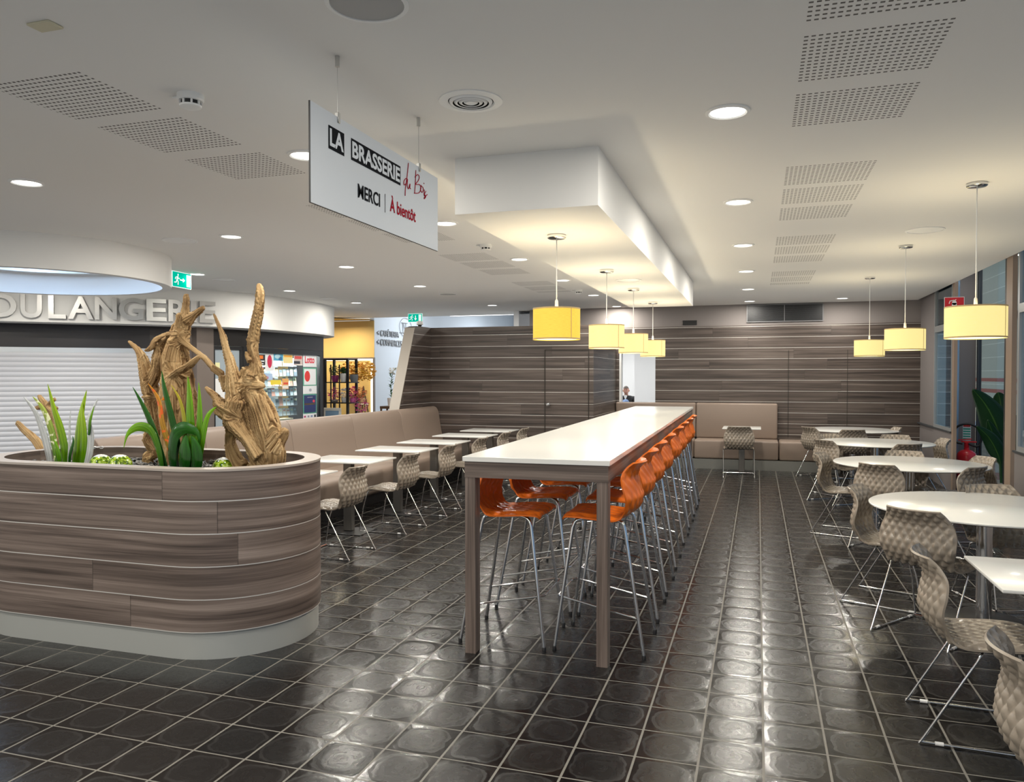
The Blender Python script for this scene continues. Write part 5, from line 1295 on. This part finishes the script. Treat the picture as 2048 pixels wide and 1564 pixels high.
# orchid on a brown stand
P_ = lpt(783, 812, 14.0)
e = empty('plant_stand', (P_.x-.02, 14.0, 0), 0, 'small brown table under the white orchid', 'plant stand')
mb = MB(); mb.box(-.16, .16, -.15, .15, P_.z-.05, P_.z); mb.build('tabletop', pmat('brown_wood', (.10, .055, .03), .4), e)
for sx_ in (-1, 1):
    for sy_ in (-1, 1): mb = MB(); mb.box(sx_*.14-.015, sx_*.14+.015, sy_*.13-.015, sy_*.13+.015, 0, P_.z-.05); mb.build('leg', pmat('brown_wood', (.10, .055, .03), .4), e)
e = empty('orchid', (P_.x, 14.0, P_.z), 0, 'white orchid in a pale pot before the blue wall', 'orchid')
mb = MB(); mb.lathe([(.0001, 0), (.07, 0), (.085, .16), (.075, .16), (.0001, .15)], 20); mb.build('pot', pmat('pale_pot', (.78, .72, .66), .5), e)
mb = MB(); 
for k in range(26):
    a = random.uniform(0, 6.28); z_ = .18+.018*k; R2 = Matrix.Translation((.012*math.sin(k), 0, z_)) @ Matrix.Rotation(a, 4, 'Z') @ Matrix.Rotation(-.5, 4, 'Y')
    mb.add([R2 @ Vector(q) for q in ((0, -.012, 0), (.06, -.014, .008), (.12, 0, -.01), (.06, .014, .008), (0, .012, 0))], [(0, 1, 2, 3, 4)])
mb.tube([(0, 0, .15), (-.01, 0, .45), (.03, 0, .68), (.10, 0, .76)], .006, 6); mb.build('leaves', lm['green'], e)
mb = foliage('f', (.09, 0, .70), .13, 110, None, '', '', .6, .03); mb.build('blossom', lm['white'], e)
P_ = lpt(757, 838, 14.6)
mb = foliage('f', (P_.x, 14.6, .62), .14, 120, None, '', '', 1.2, .03); o = mb.build('pink_flowers', pmat('pale_pink_bloom', (.70, .42, .55), .5)); tag(o, 'pale pink flowers low before the blue wall', 'flowers')
mb = MB(); mb.lathe([(.0001, 0), (.09, 0), (.11, .46), (.0001, .46)], 16, (P_.x, 14.6, 0)); o = mb.build('flower_tub', M['taupe_metal']); tag(o, 'dark tub holding the pale pink flowers', 'tub')
# wayfinding letters on the pale blue wall (plane X = -7.85, read from +X)
e = empty('wayfinding_lettering', (0, 0, 0), 0, 'grey raised letters reading CAFETERIA and COMMERCES with arrows on the pale blue wall', 'wall lettering')
gm = pmat('grey_letters', (.30, .31, .32), .5)
def wallX(px, py):
    d_ = _f+_r*((px-1024)/F_PX)-_u*((py-782)/F_PX); t_ = -7.84/d_.x; P_ = Vector((0, 0, CAM_H))+d_*t_; return P_.y, P_.z
def onwall(txt, px0, px1, py0, py1):
    y0_, z1_ = wallX(px0, py0); y1_, _ = wallX(px1, py0); _, z0_ = wallX(px0, py1)
    o = text_mesh('lettering', txt, .3, gm, e, .012); me = o.data; xs = [v_.co.x for v_ in me.vertices]; ys2 = [v_.co.y for v_ in me.vertices]
    base = Matrix.Translation((-7.8365, y0_, z0_)) @ Matrix(((0, 0, 1, 0), (1, 0, 0, 0), (0, 1, 0, 0), (0, 0, 0, 1)))
    me.transform(base @ Matrix.Diagonal(((y1_-y0_)/(max(xs)-min(xs)), (z1_-z0_)/(max(ys2)-min(ys2)), 1, 1)) @ Matrix.Translation((-min(xs), -min(ys2), 0)))
onwall('< CAFÉTERIA', 754, 797, 656, 671); onwall('< COMMERCES', 754, 803, 677, 690)
# oval emblem with a letter form
y0_, z0_ = wallX(811, 655)
Rb = Matrix.Translation((-7.838, y0_, z0_)) @ Matrix(((0, 0, 1, 0), (1, 0, 0, 0), (0, 1, 0, 0), (0, 0, 0, 1)))
ya, _ = wallX(799, 655); yb, _ = wallX(823, 655); rx_ = (yb-ya)/2; rz_ = .215
e = empty('oval_emblem', (0, 0, 0), 0, 'oval line emblem with a hatched letter high on the pale blue wall', 'emblem')
mb = MB(); mb.tube([Rb @ Vector((rx_*math.cos(2*PI*k/32), rz_*math.sin(2*PI*k/32), .004)) for k in range(32)], .006, 6, closed=True); mb.build('oval_ring', gm, e)
mb = MB()
for (p0, p1) in (((-.22, .10), (.10, .10)), ((-.30, -.13), (.02, -.13)), ((-.16, .10), (-.14, -.13)), ((0, .10), (.02, -.13)), ((-.14, .10), (.0, -.10))): mb.tube([Rb @ Vector((p0[0], p0[1], .004)), Rb @ Vector((p1[0], p1[1], .004))], .008, 6)
mb.build('letter_form', gm, e)

# ------------------------------------------------------------------ fire corner and plant
M['red'] = pmat('signal_red', (.60, .012, .018), .3, coat=.4)
e = empty('fire_extinguisher', (2.82, 12.40, 0), -.2, 'large red fire extinguisher with a looped black hose and label board', 'fire extinguisher')
mb = MB(); mb.lathe([(.0001, .02), (.118, .02), (.125, .04), (.125, .40), (.115, .45), (.07, .49), (.035, .50), (.035, .53), (.0001, .53)], 32); mb.build('cylinder', M['red'], e)
mb = MB(); mb.lathe([(.0001, 0), (.13, 0), (.13, .022), (.0001, .024)], 32); mb.build('foot_ring', M['black'], e)
mb = MB(); mb.lathe([(.030, .53), (.034, .54), (.034, .60), (.0001, .61)], 16); mb.rbox(-.07, .12, -.012, .012, .60, .622, .004, n=1); mb.rbox(-.03, .14, -.010, .010, .632, .647, .003, Matrix.Rotation(-.12, 4, 'Y'), 1); mb.build('valve', M['red'], e)
mb = MB(); mb.tube(cat_rom([(.02, -.03, .585), (.12, -.03, .55), (.165, -.02, .60), (.175, -.02, .70), (.12, -.02, .82), (.0, -.02, .865), (-.12, -.02, .82), (-.175, -.02, .70), (-.15, -.02, .61), (-.05, -.03, .585)], 6), .015, 10); mb.build('hose', M['black'], e)
mb = MB(); mb.tube([(.165, -.02, .60), (.165, -.02, .36)], .016, 10); mb.build('nozzle', M['black'], e)
mb = MB(); mb.lathe([(.1258, .20), (.1258, .36)], 32); me_ = mb; 
mb = MB()
for k in range(-3, 4):
    a0_ = -PI/2+.35+k*.12; a1_ = a0_+.12; mb.add([(.1262*math.cos(a0_), .1262*math.sin(a0_), .20), (.1262*math.cos(a1_), .1262*math.sin(a1_), .20), (.1262*math.cos(a1_), .1262*math.sin(a1_), .34), (.1262*math.cos(a0_), .1262*math.sin(a0_), .34)], [(0, 1, 2, 3)], True)
mb.build('label', M['white'], e)
mb = MB(); mb.rbox(-.05, .05, .028, .034, .60, .855, .003, n=1); lb = mb.build('instruction_board', M['white'], e)
gm2 = pmat('instruction_green', (.03, .35, .25), .5)
mb = MB(); mb.box(-.045, .045, .026, .0278, .822, .848); mb.build('red_heading', M['red'], lb)
mb = MB()
for k in range(5): mb.box(-.045, .045, .026, .0278, .64+k*.035, .66+k*.035)
mb.build('green_rows', gm2, lb)
e = empty('fire_sign', (2.43, 11.62, 0), 0, 'red square sign with a white extinguisher symbol beside the window pendant', 'sign')
zc_ = lpt(1900, 614, 11.6).z; x0_ = lpt(1883, 614, 11.6).x-2.43; x1_ = x0_+.235
mb = MB(); mb.box(x0_, x1_, -.175, -.169, zc_-.117, zc_+.117); mb.build('white_border', M['white'], e)
mb = MB(); mb.box(x0_+.006, x1_-.006, -.1765, -.1752, zc_-.111, zc_+.111); mb.build('panel', M['red'], e)
cxs = (x0_+x1_)/2
mb = MB(); mb.box(cxs-.028, cxs+.028, -.179, -.177, zc_-.09, zc_+.04); mb.lathe([(.0001, .002), (.028, .002), (.028, 0)], 16, (cxs, zc_+.04, .177), Matrix.Rotation(PI/2, 4, 'X'))
mb.tube([(cxs, -.178, zc_+.06), (cxs+.02, -.178, zc_+.085)], .006, 6); mb.tube([(cxs, -.178, zc_+.075), (cxs-.05, -.178, zc_+.065), (cxs-.06, -.178, zc_+.03)], .006, 6); mb.build('extinguisher_symbol', M['white'], e)
mb = MB(); mb.box(x1_-.02, .05, -.174, -.168, zc_+.09, zc_+.10); mb.build('bracket', M['steel'], e)

# potted plant in the recess
e = empty('potted_plant', (2.72, 10.25, 0), 0, 'broad leaved dark green plant standing in the window recess', 'potted plant')
mb = MB(); mb.lathe([(.0001, 0), (.13, 0), (.17, .32), (.155, .32), (.15, .29), (.0001, .29)], 32); mb.build('pot', pmat('grey_planter_pot', (.25, .25, .24), .6), e)
lg = pmat('banana_leaf', (.012, .055, .018), .35, spec=.5); t = NT(lg); u = t.uv(); t.L(t.ramp(t.math('ABSOLUTE', u[0]), [(0., (.06, .14, .03)), (.07, (.008, .040, .012)), (1., (.005, .028, .010))]), t.b.inputs['Base Color'])
for (pts_, wpx_) in (([(2003, 925, 0), (2002, 885, 0), (1990, 845, -.05), (1970, 808, -.12), (1945, 778, -.2)], 19), ([(2004, 925, .02), (2004, 880, .03), (2004, 840, .05), (2001, 805, .05), (1996, 784, .02)], 18),
                     ([(2001, 925, -.02), (1996, 893, -.05), (1985, 865, -.1), (1975, 839, -.16)], 9), ([(2001, 928, -.04), (1992, 900, -.1), (1976, 873, -.16), (1953, 852, -.22)], 10.5),
                     ([(2006, 925, .04), (2010, 890, .08), (2014, 855, .12), (2012, 815, .18)], 15), ([(2004, 925, .05), (2012, 880, .2), (2022, 850, .35), (2034, 830, .45)], 13),
                     ([(2000, 930, .05), (2000, 890, .2), (1998, 850, .32), (1992, 815, .4)], 13), ([(2005, 930, 0), (2014, 905, -.03), (2026, 890, -.08), (2040, 884, -.1)], 9)):
    mb = MB(); mb.uv = []; vs = []
    pts = cat_rom([(2.69, 10.25, .28)]+[tuple(at(q[0], q[1], 10.25+q[2]*.6)) for q in pts_], 6); N_ = len(pts)
    pts = [p_-Vector((2.72, 10.25, 0)) for p_ in pts]; wd = wpx_*10.25/F_PX/.9
    for i, p_ in enumerate(pts):
        tt = i/(N_-1); td = (pts[min(i+1, N_-1)]-pts[max(i-1, 0)]).normalized()
        sd = td.cross(Vector((.25, 1, .1))).normalized(); nm = sd.cross(td).normalized()
        q_ = (tt-.28)/.72
        w_ = .011 if q_ < 0 else .011*(1-q_)+wd*(math.sin(PI*min(1., q_**.72))**.8)*1.05
        if i == N_-1: w_ = .001
        for k in range(9):
            u_ = -1+k/4; vs.append(p_+sd*u_*w_+nm*(.30*w_*abs(u_))); mb.uv.append((u_, tt))
    mb.add(vs, [(i*9+k, i*9+k+1, (i+1)*9+k+1, (i+1)*9+k) for i in range(N_-1) for k in range(8)], True); o = mb.build('leaf', lg, e, False)
    sm_ = o.modifiers.new('t', 'SOLIDIFY'); sm_.thickness = .003

# ------------------------------------------------------------------ seated person in the corridor
def person():
    e = empty('person', (-3.50, 21.6, 0), 0, 'person with short hair, dark jacket and blue jeans seated with folded arms in the corridor', 'person')
    def skin(name, verts, edges, radii, mat, root=0, sub=2, par=None):
        me = bpy.data.meshes.new(name); me.from_pydata(verts, edges, []); ob = bpy.data.objects.new('tmp', me); COL.objects.link(ob)
        md = ob.modifiers.new('k', 'SKIN'); md.use_smooth_shade = True
        for i, r_ in enumerate(radii): me.skin_vertices[0].data[i].radius = (r_, r_) if not isinstance(r_, tuple) else r_
        me.skin_vertices[0].data[root].use_root = True
        sb = ob.modifiers.new('s', 'SUBSURF'); sb.levels = sub; sb.render_levels = sub
        dg = bpy.context.evaluated_depsgraph_get(); m2 = bpy.data.meshes.new_from_object(ob.evaluated_get(dg)); bpy.data.objects.remove(ob)
        m2.materials.clear(); m2.materials.append(mat); m2.name = name
        for p_ in m2.polygons: p_.use_smooth = True
        o2 = bpy.data.objects.new(name, m2); COL.objects.link(o2); o2.parent = par or e; return o2
    sk = pmat('skin', (.50, .26, .19), .5); jk = pmat('black_jacket', (.018, .018, .02), .6); jn = pmat('blue_jeans', (.16, .25, .45), .8); hr = pmat('dark_grey_hair', (.07, .055, .045), .8)
    # body core (neck, head base, hands) as one skin figure
    V = [(0, .02, .50), (0, .03, .72), (0, .0, .90), (0, -.01, 1.02), (0, -.03, 1.05), (0, -.04, 1.11),
         (-.19, 0, .90), (-.26, -.06, .72), (-.08, -.22, .74), (.06, -.25, .78), (.19, 0, .90), (.26, -.06, .72), (.08, -.24, .78), (-.06, -.26, .74),
         (-.10, -.10, .48), (-.16, -.44, .52), (-.15, -.46, .12), (-.15, -.56, .05), (.10, -.10, .48), (.04, -.40, .78), (.00, -.62, .40), (-.02, -.72, .34)]
    E_ = [(0, 1), (1, 2), (2, 3), (3, 4), (4, 5), (2, 6), (6, 7), (7, 8), (8, 9), (2, 10), (10, 11), (11, 12), (12, 13), (0, 14), (14, 15), (15, 16), (16, 17), (0, 18), (18, 19), (19, 20), (20, 21)]
    Rr = [.12, .11, .07, .050, .055, .06, .050, .042, .034, .03, .055, .042, .034, .03, .075, .06, .042, .035, .075, .06, .042, .035]
    skin('body', V, E_, Rr, sk)
    # clothes, slightly larger shells over the same bones
    J = [(0, .02, .55), (0, .03, .72), (0, .0, .91), (0, -.0, .985), (-.20, 0, .92), (-.275, -.06, .72), (-.08, -.235, .745), (.03, -.265, .775), (.20, 0, .92), (.275, -.06, .72), (.08, -.255, .785), (-.03, -.275, .755)]
    skin('jacket', J, [(0, 1), (1, 2), (2, 3), (2, 4), (4, 5), (5, 6), (6, 7), (2, 8), (8, 9), (9, 10), (10, 11)], [.155, .155, .165, .105, .075, .065, .052, .046, .075, .065, .052, .046], jk)
    K = [(0, .02, .54), (-.10, -.08, .50), (-.17, -.45, .545), (-.155, -.47, .12), (.10, -.08, .50), (.04, -.40, .86), (.00, -.62, .46)]
    skin('jeans', K, [(0, 1), (1, 2), (2, 3), (0, 4), (4, 5), (5, 6)], [.14, .10, .085, .06, .11, .10, .06], jn)
    mb = MB(); bm = bmesh.new(); bmesh.ops.create_uvsphere(bm, u_segments=24, v_segments=18, radius=1)
    for v_ in bm.verts:
        x, y, z = v_.co; w_ = .078*(1-.18*max(0, -z)); v_.co = (x*w_, y*.098-.045, z*.118+1.17)
        if y < -.6 and abs(x) < .25 and -.35 < z < .15: v_.co.y -= .018*(1-abs(x)/.25)
    bm.verts.index_update(); mb.add([v_.co.copy() for v_ in bm.verts], [[q.index for q in f.verts] for f in bm.faces], True); bm.free(); hd_ = mb.build('head', sk, e); hd_.location.z = -.045
    mb = MB(); mb.ball((.082, -.04, 1.165), .022, 10, 1.3); mb.ball((-.082, -.04, 1.165), .022, 10, 1.3); mb.build('ear', sk, hd_)
    mb = MB(); mb.ball((.030, -.132, 1.185), .011, 8); mb.ball((-.030, -.132, 1.185), .011, 8); mb.box(-.045, -.012, -.142, -.130, 1.205, 1.212); mb.box(.012, .045, -.142, -.130, 1.205, 1.212); mb.build('eye', pmat('dark_eye', (.03, .02, .02), .3), hd_)
    mb = MB(); mb.box(-.025, .025, -.137, -.120, 1.112, 1.120); mb.build('mouth', pmat('lip', (.35, .12, .10), .5), hd_)
    mb = MB(); bm = bmesh.new(); bmesh.ops.create_uvsphere(bm, u_segments=24, v_segments=14, radius=1)
    bmesh.ops.delete(bm, geom=[v_ for v_ in bm.verts if v_.co.z < .35-.75*max(0, v_.co.y+.1)], context='VERTS')
    for v_ in bm.verts: x, y, z = v_.co; v_.co = (x*.085, y*.106-.040, z*.124+1.175)
    bm.verts.index_update(); mb.add([v_.co.copy() for v_ in bm.verts], [[q.index for q in f.verts] for f in bm.faces], True); bm.free(); mb.build('hair', hr, e).location.z = -.045
    mb = MB(); mb.add([(-.05, -.135, .98), (.05, -.135, .98), (0, -.155, .86), (0, -.13, 1.01)], [(0, 2, 3), (3, 2, 1)]); mb.build('shirt', M['white'], e)
    for sx_, dy_, dz_ in ((-.155, 0, 0), (-.01, -.16, .30)):
        mb = MB(); mb.rbox(sx_-.045, sx_+.045, -.66+dy_, -.40+dy_, dz_, .08+dz_, .025, n=2); mb.build('shoe', M['black'], e)
    return e
person()
e = empty('corridor_seat', (-3.50, 21.62, 0), 0, 'dark seat under the seated person in the corridor', 'chair')
mb = MB(); mb.rbox(-.24, .24, -.22, .22, .34, .40, .02, n=2); mb.build('seat', M['black'], e)
mb = MB(); mb.rbox(-.24, .24, .20, .24, .42, .80, .015, n=2); mb.build('backrest', M['black'], e)
for sx_ in (-1, 1):
    for sy_ in (-1, 1): mb = MB(); mb.tube([(sx_*.21, sy_*.19, 0), (sx_*.21, sy_*.19, .36)], .012, 8); mb.build('leg', M['steel'], e)
mb = MB(); mb.box(-3.60, -3.52, 23.97, 24.0, 1.78, 1.86); o = mb.build('wall_switch', M['white_plastic']); tag(o, 'small white plate on the corridor wall above the person', 'wall plate')
